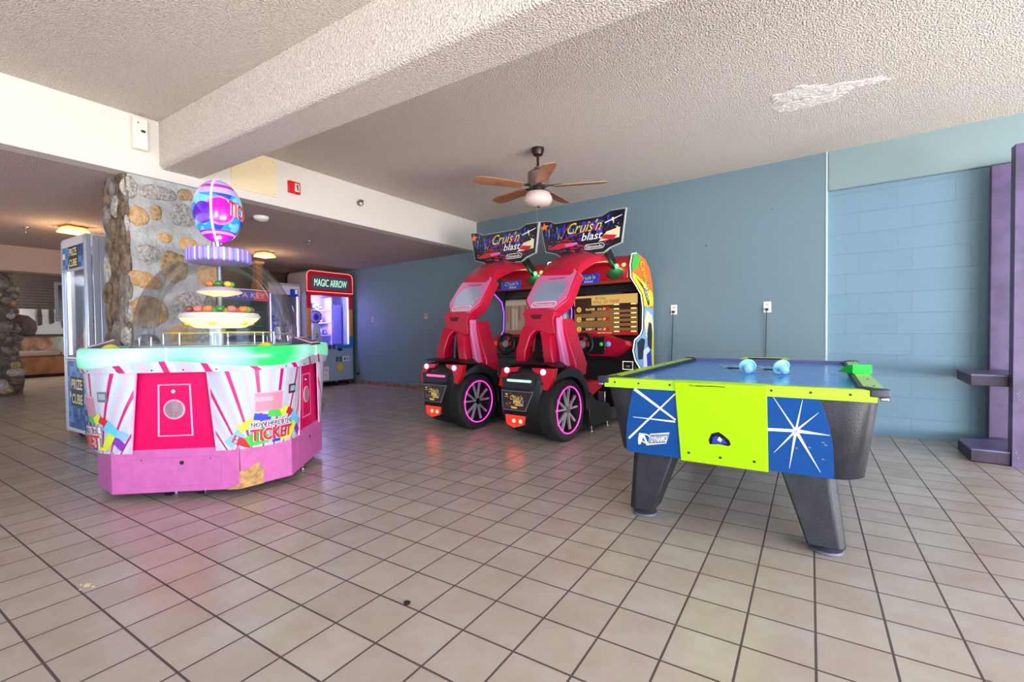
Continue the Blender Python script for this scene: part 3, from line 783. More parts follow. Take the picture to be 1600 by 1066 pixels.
    mb.prism([(-.44, .93), (-.30, .99), (-.10, 1.01), (.18, 1.0), (.33, .95), (.44, .93), (.46, .88), (.36, .80), (.26, .745), (-.26, .745), (-.36, .80), (-.46, .88)], (0, 1.22, 0), X_, Z_, Vector((0, .96, -.1)), 0, .27, M_RED)
    mb.prism([(-.2, .77), (.2, .77), (.2, .97), (-.2, .97)], (0, 1.215, 0), X_, Z_, NEG, 0, .012, M_BLACK)
    mb.box((.02, 1.47, .745), (.90, .1, .12), M_BLACK)
    dash = mb.build('dashboard', t, 35, .01)
    mb = MB(); c = Vector((-.04, 1.11, .88)); e2 = Vector((0, .18, .98)); en = Vector((0, -.98, .18))
    mb.tube([c + X_ * (.128 * math.cos(2 * PI * i / 32)) + e2 * (.128 * math.sin(2 * PI * i / 32)) for i in range(32)], .018, M_BLACK, 10, True)
    for a in (20, 160, 270):
        d = X_ * math.cos(R(a)) + e2 * math.sin(R(a))
        mb.tube([c + d * .03, c + d * .12], .014, M_BLACK, 8)
    for a in (60, 180, 0):
        d = X_ * math.cos(R(a)) + e2 * math.sin(R(a)); sd = d.cross(en)
        mb.prism([(-.018, .05), (.018, .05), (.03, .095), (-.03, .095)], c + en * .012, sd, d, en, 0, .006, M_RED2)
    mb.lathe([(.05, 0), (.046, .02), (.03, .028), (0, .03)], c, P('wheel_hub', (170, 168, 172), .3, .5), 20, X_, e2, en)
    mb.cyl(c, c - en * .11, .03, M_BLACK, 14)
    mb.build('steering_wheel', t, 40)
    for x, z, m in ((.155, .885, E_('green_button', (60, 220, 60), .8)), (.235, .885, PRN['sky']), (-.30, .885, E_('red_button', (230, 60, 30), .7))):
        MB().lathe([(.032, 0), (.03, .012), (.02, .018), (0, .02)], (x, 1.22, z), m, 18, X_, Z_, NEG).build('button', t)
    # card reader with its lit dotted frame
    mb = MB().box((.372, 1.455, .63), (.135, .02, .11), M_BLACK)
    for i in range(9):
        for s in (-1, 1):
            mb.box((.372 - .06 + .015 * i, 1.443, .63 + s * .046), (.007, .004, .007), M_WNEON)
    for i in range(6):
        for s in (-1, 1):
            mb.box((.372 + s * .06, 1.443, .63 - .038 + .015 * i), (.007, .004, .007), M_WNEON)
    mb.text('TAP', (.372, 1.445, .62), X_, Z_, NEG, .022, PRN['white'], .001)
    mb.build('card_reader', t)
    # base rail, pedals and levelling feet
    mb = MB()
    mb.prism([(.35, .05), (.35, .20), (.6, .16), (1.3, .14), (1.55, .22), (1.55, .05)], (0, 0, 0), Y_, Z_, X_, -.28, .31, M_BLACK)
    mb.prism([(.6, .10), (.95, .20), (1.4, .17), (1.45, .06), (.6, .06)], (0, 0, 0), Y_, Z_, X_, .31, .36, P('dark_grey_plastic', (46, 47, 54), .4))
    mb.box((.08, 1.36, .24), (.09, .03, .16), M_STEEL); mb.box((-.12, 1.36, .24), (.07, .03, .13), M_STEEL)
    mb.build('base_rail', t, 40, .008)
    for x, y in ((.33, .62), (.33, .98), (-.26, .62), (-.26, .98), (.42, 1.7), (-.42, 1.7)):
        MB().lathe([(.022, 0), (.022, .012), (.008, .016), (.008, .09)], (x, y, 0), M_STEEL, 12).build('foot', t)
    # marquee on two struts
    out = [(-.562, 2.369), (-.43, 2.356), (-.355, 2.316), (.265, 2.313), (.362, 2.357), (.545, 2.355), (.492, 1.99), (.353, 1.95), (.281, 1.905), (-.269, 1.905), (-.343, 1.951), (-.49, 1.99)]
    mb = MB().prism([(a, b) for a, b in out][::-1], (0, 1.03, 0), X_, Z_, NEG, -.03, 0, P('marquee_edge', (190, 186, 180), .4))
    inner = [(a * .987, (b - 2.13) * .968 + 2.13) for a, b in out]
    mb.poly([(a, 1.0285, b) for a, b in inner], M_NAVY)
    art = [(a * .92, (b - 2.13) * .86 + 2.13) for a, b in out]
    night_print(mb, art, (0, 1.0285, 0), X_, Z_, NEG, 11, 330)
    O = Vector((0, 1.0275, 0))

    def mk(pts, m, d):
        mb.poly([O + X_ * a + Z_ * b - Y_ * d for a, b in pts], m)
    mk([(.22, 2.03), (.47, 2.05), (.48, 2.16), (.32, 2.13)], PRN['cream'], .007); mk([(.25, 2.06), (.40, 2.03), (.44, 2.08), (.3, 2.10)], PRN['red'], .0074)
    mk([(.30, 2.22), (.50, 2.28), (.505, 2.29), (.30, 2.235)], PRN['white'], .0074)
    mk([(-.44, 2.02), (-.3, 2.07), (-.14, 2.07), (-.05, 2.04), (-.1, 2.01), (-.4, 2.005)], PRN['red'], .007); mk([(-.22, 2.05), (-.06, 2.06), (-.03, 2.035), (-.2, 2.02)], PRN['pink'], .0074)
    mk([(-.55, 2.28), (-.51, 2.31), (-.50, 2.345), (-.475, 2.31), (-.43, 2.30), (-.465, 2.28), (-.46, 2.245), (-.495, 2.265), (-.53, 2.25), (-.52, 2.275)][::-1], PRN['orange'], .0074)
    mb.tube([O + X_ * a + Z_ * b - Y_ * .008 for a, b in ((.25, 2.185), (.05, 2.17), (-.15, 2.13), (-.255, 2.09), (-.26, 2.12), (-.22, 2.19), (-.16, 2.26), (-.12, 2.275))], .004, PRN['red'], 5)
    mb.text("Cruis'n", (.045, 1.0275, 2.222), X_, Z_, NEG, .125, PRN['yellow'], .010, .5, .44)
    mb.text("blast", (.14, 1.0275, 2.105), X_, Z_, NEG, .085, PRN['white'], .010, .3, .27, bold=.01)
    ring_poly(mb, pill(.25, .062), [(a * .95, b * .78) for a, b in pill(.25, .062)], (.17, 1.0275, 1.985), X_, Z_, NEG, .010, PRN['white'])
    mb.text('Nintendo', (.17, 1.0275, 1.985), X_, Z_, NEG, .034, PRN['white'], .010, 0, .20, bold=.01)
    mb.build('marquee', t, 40)
    for s in (-1, 1):
        MB().prism([(1.06, 2.0), (1.10, 2.0), (1.34, 1.80), (1.34, 1.74), (1.28, 1.74), (1.06, 1.90)], (s * .285, 0, 0), Y_, Z_, X_, -.022, .022, M_BLACK).build('strut', t, 40, .004)
    return t


racer((-2.298, 3.933, 0), 'red racing simulator with a score table on screen and a pale green tail bar', 1, M_GRNLED, 'scores', 'racing simulators by the teal wall')
racer((-3.387, 3.973, 0), 'red racing simulator with a pink tail bar, the one farther from the air hockey table', 1, M_PNKLED, 'demo', 'racing simulators by the teal wall')

# ---------------------------------------------------------------- ticket carousel machine under the clear dome
M_PINK = P('pink_laminate', (196, 96, 166), 0.5, noise=(16, .06))
M_HOT = P('hot_pink_panel', (206, 0, 88), 0.4, spec=.2)
M_PALEPINK = P('pale_pink_line', (246, 170, 206), 0.4)
M_WOOD = P('bare_particle_board', (196, 152, 96), 0.8, noise=(30, .25))
M_DECK = P('maroon_deck', (96, 20, 44), 0.25)
M_CONS = P('console_purple', (52, 30, 60), 0.4)
M_CLEAR = glass('clear_dome', (252, 250, 254), 0.02, 0.5, 0.04)
M_TRAYGLOW = P('lit_tray', (255, 246, 190), 0.5, emit=1.0, ecol=(255, 238, 150))
M_TRAYRIM = P('tray_rim_white', (240, 238, 235), 0.35)
M_SKIRT = stripe_mat('candy_stripes', (240, 232, 240), {'w': (200, 196, 208), 'b': (172, 194, 212), 'p': (200, 174, 198), 'm': (190, 0, 110)},
                     [(0.0, 'm'), (0.15, 'w'), (0.34, 'b'), (0.50, 'p'), (0.68, 'b'), (0.82, 'w')])
M_SKIRT.node_tree.nodes['Color Ramp'].color_ramp.elements[0].position = 0.0


def mint_mat():
    m = P('mint_light_ring', (150, 220, 196), 0.25, emit=0.30); nt, b = nodes_of(m)
    tc = nt.nodes.new('ShaderNodeTexCoord'); n = nt.nodes.new('ShaderNodeTexNoise'); n.inputs['Scale'].default_value = 2.3; n.inputs['Detail'].default_value = 0.5
    nt.links.new(tc.outputs['Object'], n.inputs['Vector'])
    cr = nt.nodes.new('ShaderNodeValToRGB'); e = cr.color_ramp.elements
    e[0].position = .33; e[0].color = (*lin((40, 235, 100)), 1); e[1].position = .47; e[1].color = (*lin((158, 238, 212)), 1)
    k = e.new(.62); k.color = (*lin((204, 222, 240)), 1)
    nt.links.new(n.outputs[0], cr.inputs[0]); nt.links.new(cr.outputs[0], b.inputs['Emission Color']); nt.links.new(cr.outputs[0], b.inputs['Base Color'])
    return m


M_MINT = mint_mat()
TC = Vector((-3.788, 1.820, 0)); TROT = R(-50.4)
tk = thing('ticket_arcade_machine', 'pink and white striped octagonal ticket game with a clear dome and glowing mint rim', 'arcade machine', TC, TROT)


def octo(ap, hl, z):
    """octagon with long sides facing 0/90/180/270 degrees"""
    p = []
    for k in range(4):
        a = PI / 2 * k; c, s = math.cos(a), math.sin(a)
        for y in (-hl, hl):
            p.append((ap * c - y * s, ap * s + y * c, z))
    return p


mb = MB().loft([octo(.62, .375, .05), octo(.62, .375, .325)], M_PINK)
base = mb.build('base_cabinet', tk, 30, .004)
for k in range(4):
    a = PI / 2 * k; n = Vector((math.cos(a), math.sin(a), 0)); t_ = Vector((-math.sin(a), math.cos(a), 0))
    # access door in the base with its lock and screws
    mb = MB().prism([(-.26, .085), (.27, .085), (.27, .27), (-.26, .27)], n * .62, t_, Z_, n, -.004, .0006, P('pink_groove', (176, 84, 150), .6))
    mb.prism([(-.257, .088), (.267, .088), (.267, .267), (-.257, .267)], n * .62, t_, Z_, n, -.004, .0016, M_PINK)
    mb.lathe([(.014, 0), (.012, .003), (0, .003)], n * .621 + t_ * .035 + Z_ * .235, M_BLACK, 14, t_, Z_, n)
    for s in (-.2, .205):
        mb.lathe([(.006, 0), (.004, .002), (0, .002)], n * .6215 + t_ * s + Z_ * .258, P('dull_screw', (120, 70, 110), .4, .5), 8, t_, Z_, n)
    mb.build('access_door', base)
# torn laminate showing bare board at one corner
nS = Vector((math.cos(R(45)), math.sin(R(45)), 0)); tS = Vector((-nS.y, nS.x, 0)); nL = Vector((0, 0, 0)) + X_; tL = Y_
mb = MB().prism([(-.171, .048), (-.02, .048), (-.022, .14), (-.048, .20), (-.14, .158), (-.168, .166)], nS * .7035, tS, Z_, nS, -.002, .0012, M_WOOD)
mb.prism([(.30, .048), (.373, .048), (.373, .085), (.335, .065)], nL * .62, tL, Z_, nL, -.002, .0012, M_WOOD)
mb.prism([(-.1712, .16), (-.164, .164), (-.169, .31), (-.1712, .31)], nS * .7035, tS, Z_, nS, -.002, .0014, P('torn_edge', (90, 50, 70), .8))
mb.build('torn_corner', base)
for k in range(8):
    a = R(22.5 + 45 * k + (12 if k % 2 else -12)); c = Vector((.53 * math.cos(a), .53 * math.sin(a), 0)); d = Vector((-math.sin(a), math.cos(a), 0))
    mb = MB().cyl(c + Z_ * .028 - d * .014, c + Z_ * .028 + d * .014, .028, M_BLACK, 16)
    mb.prism([(-.02, .03), (.02, .03), (.03, .06), (-.03, .06)], c, d, Z_, d.cross(Z_), -.02, .02, M_STEEL)
    mb.build('caster', base)
    c = c * 1.1 + d * .07 if k == 1 else c * .9
    MB().lathe([(.02, 0), (.02, .012), (.007, .018), (.007, .06)], c, M_STEEL, 12).build('foot', base)
# inner body with the hot pink service panels
mb = MB().loft([octo(.60, .36, .325), octo(.60, .36, .93)], M_HOT)
core = mb.build('inner_body', tk, 30)
for k in range(4):
    a = PI / 2 * k; n = Vector((math.cos(a), math.sin(a), 0)); t_ = Vector((-math.sin(a), math.cos(a), 0)); O = n * .60
    mb = MB().prism([(-.29, .325), (.29, .325), (.225, .82), (-.225, .82)], O, t_, Z_, n, -.004, .010, M_PALEPINK)
    mb.prism([(-.280, .325), (.280, .325), (.216, .82), (-.216, .82)], O, t_, Z_, n, 0, .012, M_HOT)
    rect = [(-.105, .405), (.105, .405), (.095, .735), (-.098, .735)]
    ring_poly(mb, rect, [(a_ * .90, (b - .57) * .965 + .57) for a_, b in rect], O, t_, Z_, n, .0135, M_PALEPINK)
    pan = mb.build('service_panel', tk)
    MB().lathe([(.064, 0), (.062, .004), (.055, .004)], O + n * .012 + Z_ * .575 - t_ * .005, M_PALEPINK, 28, t_, Z_, n, cap=False).lathe([(.056, .003), (0, .003)], O + n * .012 + Z_ * .575 - t_ * .005, P('speaker_mesh', (206, 172, 184), .7, noise=(260, .2)), 28, t_, Z_, n).build('speaker', pan)
    MB().lathe([(.014, 0), (.012, .008), (0, .008)], O + n * .012 + Z_ * .69 - t_ * .005, M_CHROME, 14, t_, Z_, n).build('lock', pan)


def surf(k, s, t, off=0.0):
    h = lerp(23.5, 27.3, t); phi = R(45 + 90 * k + s * h)
    r0 = lerp(.674, .664, t); rm = lerp(.742, .792, t)
    r = r0 + (rm - r0) * math.cos(s * PI / 2) ** 0.8 + off if abs(s) < 1 else r0 + off
    return Vector((r * math.cos(phi), r * math.sin(phi), lerp(.305, .83, t)))


TICK = [('sky', -.62, .10, .13, .07, .7), ('red', -.50, .06, .14, .06, -.5), ('lime', -.42, .24, .11, .06, .5), ('green', -.26, .10, .15, .085, .5), ('blue', -.16, .31, .12, .05, -.2), ('green', .06, .34, .11, .055, -.15), ('lime', .26, .35, .08, .06, .5), ('red', .38, .33, .07, .05, -.5),
        ('cyan', .56, .22, .15, .075, -.7), ('purple', .66, .10, .10, .055, -.8), ('sky', .72, .18, .08, .05, -.4), ('lime', .47, .12, .12, .06, 1.0), ('pink', .05, .24, .16, .05, 0), ('blue', .1, .03, .07, .02, 0), ('yellow', .3, .04, .10, .025, 0), ('green', -.2, .03, .12, .02, .1)]
for k in range(4):
    mb = MB(); nu, nv = 40, 12; pts, uvs, fs = [], [], []
    for j in range(nv + 1):
        for i in range(nu + 1):
            s, t = -1 + 2 * i / nu, j / nv
            pts.append(surf(k, s, t)); uvs.append((2.2 * s / (.50 + .50 * t) + .58, t))
    for j in range(nv):
        for i in range(nu):
            a = j * (nu + 1) + i; fs.append([a, a + 1, a + nu + 2, a + nu + 1])
    mb.add(pts, fs, M_SKIRT, uvs)
    lowr = [surf(k, -1 + 2 * i / nu, 0) for i in range(nu + 1)]
    mb.add(lowr + [p - Vector((p.x, p.y, 0)).normalized() * .03 for p in lowr], [[i, i + nu + 1, i + nu + 2, i + 1] for i in range(nu)], M_PALEPINK)
    for s in (-1, 1):
        mb.tube([surf(k, s * .995, j / 8, .003) for j in range(9)], .006, M_PALEPINK, 5)
    st = mb.build('station_skirt', tk, 60)
    # printed tickets and wording along the foot of the skirt
    mb = MB(); rnd = random.Random(k)
    for i, (c, x, y, w, h, r) in enumerate(TICK):
        pts = []
        cr_, sr_ = math.cos(r), math.sin(r)
        grid = [(p / 3 * 2 - 1, q / 2 * 2 - 1) for q in range(3) for p in range(4)]
        for p, q in grid:
            a_, b_ = p * w * .44, q * h * .44
            xx, yy = x * .37 + .015 + a_ * cr_ - b_ * sr_, (y + .015) * .60 + a_ * sr_ + b_ * cr_
            pts.append(surf(k, max(-.98, min(.98, xx / .335)), max(.0, yy / .525), .003 + .0004 * i))
        mb.add(pts, [[q * 4 + p, q * 4 + p + 1, q * 4 + p + 5, q * 4 + p + 4] for q in range(2) for p in range(3)], PRN[c])
    for s_, x, y, sz, wd, m, o in (('TICKET', .015, .085, .080, .285, PRN['white'], .022), ("NOW HERE'S THE", .015, .155, .032, .28, PRN['white'], .022)):
        for dx, dy in ((-.004, 0), (.004, 0), (0, .004), (0, -.004)):
            mb.text(s_, None, None, None, None, sz, m, width=wd, bold=.02, fn=lambda a_, b_: surf(k, (x + dx + a_) / .335, (y + dy + b_) / .525, o - .0005))
    mb.text('TICKET', None, None, None, None, .080, PRN['red'], width=.285, bold=.03, fn=lambda a_, b_: surf(k, (a_ + .015) / .335, (.085 + b_) / .525, .031))
    mb.text("NOW HERE'S THE", None, None, None, None, .030, PRN['dark'], width=.275, bold=.01, fn=lambda a_, b_: surf(k, (a_ + .015) / .335, (.155 + b_) / .525, .031))
    mb.build('ticket_print', st, 60)
    mb = MB()
    for m, s0, s1, t0, t1, o in ((P('window_frame_pink', (226, 170, 196), .4), -.28, .27, .43, .69, .004), (P('window_recess_pink', (198, 128, 150), .5), -.26, .25, .45, .675, .005), (P('window_shelf_pink', (222, 160, 180), .5), -.26, .05, .575, .63, .006)):
        n = 8
        mb.add([surf(k, lerp(s0, s1, i / n), t, o) for t in (t0, t1) for i in range(n + 1)], [[i, i + 1, n + 2 + i, n + 1 + i] for i in range(n)], m)
    mb.build('ticket_window', st, 60)
    mb = MB()
    for m, s0, s1, t0, t1, o in ((M_STEEL, .40, .60, .63, .75, .006), (P('slot_grey', (150, 160, 176), .4), .43, .57, .66, .73, .008)):
        mb.add([surf(k, lerp(s0, s1, i / 4), t, o) for t in (t0, t1) for i in range(5)], [[i, i + 1, 6 + i, 5 + i] for i in range(4)], m)
    mb.build('card_slot', st, 60)


def ring_r(phi):
    return .752 + .062 * -math.cos(4 * phi)


NR = 144
mb = MB(); rings = []
for j in range(NR):
    ph = 2 * PI * j / NR; zb = .858 + .022 * math.cos(4 * ph); rr = ring_r(ph)
    rings.append([Vector((q * math.cos(ph), q * math.sin(ph), z)) for q, z in ((rr - .05, zb), (rr - .012, zb), (rr, zb + .014), (rr + .004, .91), (rr, .955), (rr - .012, .967), (rr - .05, .969))])
mb.loft(rings + [rings[0]], M_MINT, cap=False, closed=False)
mb.build('light_ring', tk, 50)
mb = MB(); pts, uvs, fs = [], [], []
for j in range(NR + 1):
    ph = 2 * PI * j / NR; zb = .858 + .022 * math.cos(4 * ph); rr = ring_r(ph) - .008
    u = (ph * 18 / (2 * PI)) + .1
    pts += [Vector((rr * math.cos(ph), rr * math.sin(ph), zb + .004)), Vector(((rr - .004) * math.cos(ph), (rr - .004) * math.sin(ph), .815)), Vector(((rr - .06) * math.cos(ph), (rr - .06) * math.sin(ph), .812))]
    uvs += [(u + .12, 0), (u, 1), (u, 1)]
for j in range(NR):
    for q in (0, 1):
        fs.append([3 * j + q, 3 * j + q + 1, 3 * j + q + 4, 3 * j + q + 3])
mb.add(pts, fs, M_SKIRT, uvs)
for j in range(24):
    ph = 2 * PI * (j + .5) / 24; rr = ring_r(ph) - .010; n = Vector((math.cos(ph), math.sin(ph), 0))
    mb.lathe([(.005, 0), (.004, .003), (0, .003)], n * rr + Z_ * .83, M_BLACK, 8, Vector((-n.y, n.x, 0)), Z_, n)
mb.build('striped_trim', tk, 60)
for k in range(4):                                   # pale seam covers where two ring sections meet
    a = PI / 2 * k; n = Vector((math.cos(a), math.sin(a), 0)); t_ = Vector((-n.y, n.x, 0))
    MB().prism([(-.004, .88), (.004, .88), (.004, .968), (-.004, .968)], n * (ring_r(a) + .002), t_, Z_, n, -.01, .005, PRN['white']).build('seam_cover', tk)
mb = MB(); rings = [[(ring_r(2 * PI * j / NR) - .03) * f * math.cos(2 * PI * j / NR) for j in range(NR)] for f in (1,)]
top = [Vector(((ring_r(2 * PI * j / NR) - .03) * math.cos(2 * PI * j / NR), (ring_r(2 * PI * j / NR) - .03) * math.sin(2 * PI * j / NR), .962)) for j in range(NR)]
mb.loft([[p - Z_ * .03 for p in top], top], M_DECK)
mb.lathe([(.515, .962), (.515, .9645), (0, .9645)], (0, 0, 0), P('mint_glass_deck', (176, 222, 208), .12, coat=.4), 48)
mb.build('deck', tk, 50)
for az in (-104, 38):
    a = R(az) - TROT; n = Vector((math.cos(a), math.sin(a), 0)); t_ = Vector((-n.y, n.x, 0)); O = n * (.685 if az < 0 else .63); w2 = .105
    mb = MB()
    mb.loft([[O - n * .075 - t_ * w2 + Z_ * .96, O + n * .07 - t_ * w2 + Z_ * .96, O + n * .07 + t_ * w2 + Z_ * .96, O - n * .075 + t_ * w2 + Z_ * .96], [O - n * .065 - t_ * w2 * .93 + Z_ * 1.018, O + n * .07 - t_ * w2 + Z_ * .972, O + n * .07 + t_ * w2 + Z_ * .972, O - n * .065 + t_ * w2 * .93 + Z_ * 1.018]], M_CONS)
    e1 = (n * .135 - Z_ * .046).normalized(); e3 = (Z_ * .135 + n * .046).normalized()
    C0 = O + n * .0025 + Z_ * .995
    mb.prism([(-w2 * .95, -.069), (w2 * .95, -.069), (w2 * .90, .069), (-w2 * .90, .069)], C0, t_, -e1, e3, 0, .004, P('console_rim', (240, 214, 232), .3))
    mb.prism([(-w2 * .68, -.042), (w2 * .68, -.042), (w2 * .64, .046), (-w2 * .64, .046)], C0, t_, -e1, e3, .002, .006, M_SCRB)
    mb.build('control_console', tk, 40, .003)
for k in range(4):
    a = R(45 + 90 * k); n = Vector((math.cos(a), math.sin(a), 0)); t_ = Vector((-n.y, n.x, 0))
    c = n * .66 + t_ * .03
    MB().lathe([(.048, 0), (.045, .008), (.028, .022), (0, .03)], c + Z_ * .963, P('yellow_button', (240, 214, 40), .25, coat=.5), 24).build('yellow_button', tk)
    # chrome guard rail inside the dome
    mb = MB(); pts = []
    for s in (-1, 1):
        pass
    q0, q1 = n * .47 - t_ * .13, n * .47 + t_ * .13
    mb.tube([q0 + Z_ * .965, q0 + Z_ * 1.03, q0 + t_ * .02 + Z_ * 1.045, q1 - t_ * .02 + Z_ * 1.045, q1 + Z_ * 1.03, q1 + Z_ * .965], .005, M_CHROME, 8)
    mb.build('guard_rail', tk)
    mb = MB().tube([Vector((.36 * math.cos(a + R(x)), .36 * math.sin(a + R(x)), 1.06)) for x in range(-30, 31, 6)], .006, P('yellow_rail', (226, 206, 80), .3), 6)
    for x in (-28, 28):
        mb.tube([Vector((.36 * math.cos(a + R(x)), .36 * math.sin(a + R(x)), z)) for z in (.965, 1.06)], .006, M_CHROME, 6)
    mb.build('wire_fence', tk)
# dome, glowing trays and the striped cap
prof = []
for i in range(25):
    z = .627 * i / 24
    prof.append((.534 * max(0.0, 1 - (z / .70) ** 2.35) ** .5, .967 + z))
MB().lathe(prof, (0, 0, 0), M_CLEAR, 72, cap=False).build('clear_dome', tk, 80)
MB().tube([(.536 * math.cos(2 * PI * i / 72), .536 * math.sin(2 * PI * i / 72), .970) for i in range(72)], .006, P('dome_ring', (210, 214, 220), .2), 6, True).build('dome_ring', tk)
mb = MB().lathe([(.032, .96), (.032, 1.10), (.02, 1.12), (.018, 1.60)], (0, 0, 0), M_STEEL, 20)
mb.build('post', tk)
mb = MB().lathe([(.13, 1.095), (.165, 1.10), (.24, 1.145), (.262, 1.17)], (0, 0, 0), M_TRAYGLOW, 48)
mb.lathe([(.262, 1.17), (.272, 1.175), (.255, 1.205), (.24, 1.208), (.02, 1.200)], (0, 0, 0), M_TRAYRIM, 48, cap=False)
for i in range(6):
    a = 2 * PI * i / 6 + .2
    mb.blob((.208 * math.cos(a), .208 * math.sin(a), 1.130), (.028, .028, .016), P('yellow_gem', (240, 200, 20), .3, emit=.3), 0, 2)
tray1 = mb.build('lower_tray', tk, 40)
mb = MB().lathe([(.05, 1.335), (.125, 1.355), (.15, 1.365)], (0, 0, 0), P('lit_tray_soft', (255, 236, 190), .5, emit=.8, ecol=(255, 230, 160)), 40)
mb.lathe([(.15, 1.365), (.154, 1.37), (.12, 1.395), (.09, 1.405), (.018, 1.405)], (0, 0, 0), P('tray_rim_pink', (240, 216, 232), .35), 40, cap=False)
mb.build('upper_tray', tk, 40)
CAPM = stripe_mat('violet_cap_stripes', (170, 150, 240), {'v': (150, 132, 236), 'w': (226, 216, 250), 'p': (214, 150, 230), 'b': (112, 110, 226)}, [(0.0, 'v'), (0.22, 'w'), (0.34, 'b'), (0.6, 'p'), (0.72, 'v'), (0.86, 'b')])
CAPM.node_tree.nodes['Principled BSDF'].inputs['Emission Strength'].default_value = 0.4
CAPM.node_tree.links.new(CAPM.node_tree.nodes['Color Ramp'].outputs[0], CAPM.node_tree.nodes['Principled BSDF'].inputs['Emission Color'])
mb = MB().lathe([(.205, 1.585), (.215, 1.592), (.215, 1.676), (.205, 1.684)], (0, 0, 0), CAPM, 72, uvn=14, cap=False)
mb.lathe([(.206, 1.683), (0, 1.686)], (0, 0, 0), P('cap_top', (150, 120, 200), .3), 48, cap=False)
mb.lathe([(0, 1.56), (.10, 1.57), (.206, 1.586)], (0, 0, 0), P('cap_under', (200, 190, 240), .4), 48, cap=False)
mb.build('striped_cap', tk, 40)
mb = MB()
for a in (-60, 10):
    c = Vector((.03 * math.cos(R(a)), .03 * math.sin(R(a)), 0))
    mb.cyl(c + Z_ * 1.68, c + Z_ * 1.75, .018, M_CHROME, 14)
mb.build('topper_post', tk)


def topper_mat():
    """printed balloon skin: blue swirls, a magenta disc with a violet half, lavender ends and magenta bands"""
    m = P('printed_topper', (60, 140, 235), 0.15, coat=0.8); nt, b = nodes_of(m)
    tc = nt.nodes.new('ShaderNodeTexCoord')

    def dist(c, prev, col, rad, soft=.02):
        vm = nt.nodes.new('ShaderNodeVectorMath'); vm.operation = 'DISTANCE'; vm.inputs[1].default_value = c
        nt.links.new(tc.outputs['Object'], vm.inputs[0])
        mr = nt.nodes.new('ShaderNodeMapRange'); mr.inputs[1].default_value = rad; mr.inputs[2].default_value = rad + soft * .15; mr.inputs[3].default_value = 1; mr.inputs[4].default_value = 0
        nt.links.new(vm.outputs['Value'], mr.inputs[0]); return mixc(prev, col, mr.outputs[0])

    def mixc(prev, col, fac):
        mx = nt.nodes.new('ShaderNodeMix'); mx.data_type = 'RGBA'
        nt.links.new(fac, mx.inputs[0]); nt.links.new(prev, mx.inputs[6]); mx.inputs[7].default_value = (*lin(col), 1); return mx.outputs[2]
    sx = nt.nodes.new('ShaderNodeSeparateXYZ'); nt.links.new(tc.outputs['Object'], sx.inputs[0])
    n = nt.nodes.new('ShaderNodeTexNoise'); n.inputs['Scale'].default_value = 9; n.inputs['Detail'].default_value = 1
    nt.links.new(tc.outputs['Object'], n.inputs['Vector'])
    cr = nt.nodes.new('ShaderNodeValToRGB'); cr.color_ramp.interpolation = 'CONSTANT'; e = cr.color_ramp.elements
    e[0].position = 0; e[0].color = (*lin((30, 70, 215)), 1); e[1].position = .42; e[1].color = (*lin((40, 150, 240)), 1); k = e.new(.56); k.color = (*lin((110, 205, 250)), 1)
    nt.links.new(n.outputs[0], cr.inputs[0]); c = cr.outputs[0]

    def zband(z0, z1, col, prev):
        a = nt.nodes.new('ShaderNodeMath'); a.operation = 'GREATER_THAN'; a.inputs[1].default_value = z0; nt.links.new(sx.outputs[2], a.inputs[0])
        d = nt.nodes.new('ShaderNodeMath'); d.operation = 'LESS_THAN'; d.inputs[1].default_value = z1; nt.links.new(sx.outputs[2], d.inputs[0])
        f = nt.nodes.new('ShaderNodeMath'); f.operation = 'MULTIPLY'; nt.links.new(a.outputs[0], f.inputs[0]); nt.links.new(d.outputs[0], f.inputs[1]); return mixc(prev, col, f.outputs[0])
    c = zband(.10, .3, (190, 170, 240), c); c = zband(.150, .178, (190, 20, 180), c); c = zband(-.3, -.165, (170, 20, 190), c); c = zband(-.19, -.175, (236, 170, 240), c)
    c = dist((.155, .02, -.03), c, (206, 130, 236), .104); c = dist((.155, .02, -.03), c, (206, 0, 176), .09)
    c = dist((.14, -.10, -.05), c, (96, 16, 190), .08)
    nt.links.new(c, b.inputs['Base Color']); nt.links.new(c, b.inputs['Emission Color']); b.inputs['Emission Strength'].default_value = .18
    return m


# the egg-shaped topper turned towards the room
prof = [(math.sin(PI * i / 32) * (.166 if i < 16 else .166), -.238 * math.cos(PI * i / 32)) for i in range(33)]
mb = MB().lathe(prof, (0, 0, 0), topper_mat(), 48, cap=False)
topper = mb.build('egg_topper', tk, 80); topper.location = (0, 0, 1.975); topper.rotation_euler = (0, R(-4), R(22))
mb = MB().tube([(.170 * math.sin(2 * PI * i / 48) * math.cos(R(-12)), .170 * math.sin(2 * PI * i / 48) * math.sin(R(-12)), .242 * math.cos(2 * PI * i / 48)) for i in range(48)], .0085, P('pale_pink_tube', (244, 190, 240), .3, emit=.5), 8, True)
mb.build('seam_tube', topper)
mb = MB()


def egg(a, z, o):
    r = .166 * math.sqrt(max(0.0, 1 - (z / .238) ** 2)) + o
    return Vector((r * math.cos(a), r * math.sin(a), z))


for off, m, o in ((.0, PRN['white'], .004), (0, PRN['red'], .006)):
    for dx in ((-.006, 0, .006) if m == PRN['white'] else (0,)):
        mb.text('TICKET', None, None, None, None, .11, m, width=.24, bold=.03, fn=lambda a_, b_: egg(1.22 + (a_ + dx) / .16, -.02 + b_ - .18 * a_, o))
mb.build('topper_lettering', topper, 80)
point('topper_glow', (TC.x + .08, TC.y - .03, 1.722), 1.6, (.55, .32, 1.0), .03)
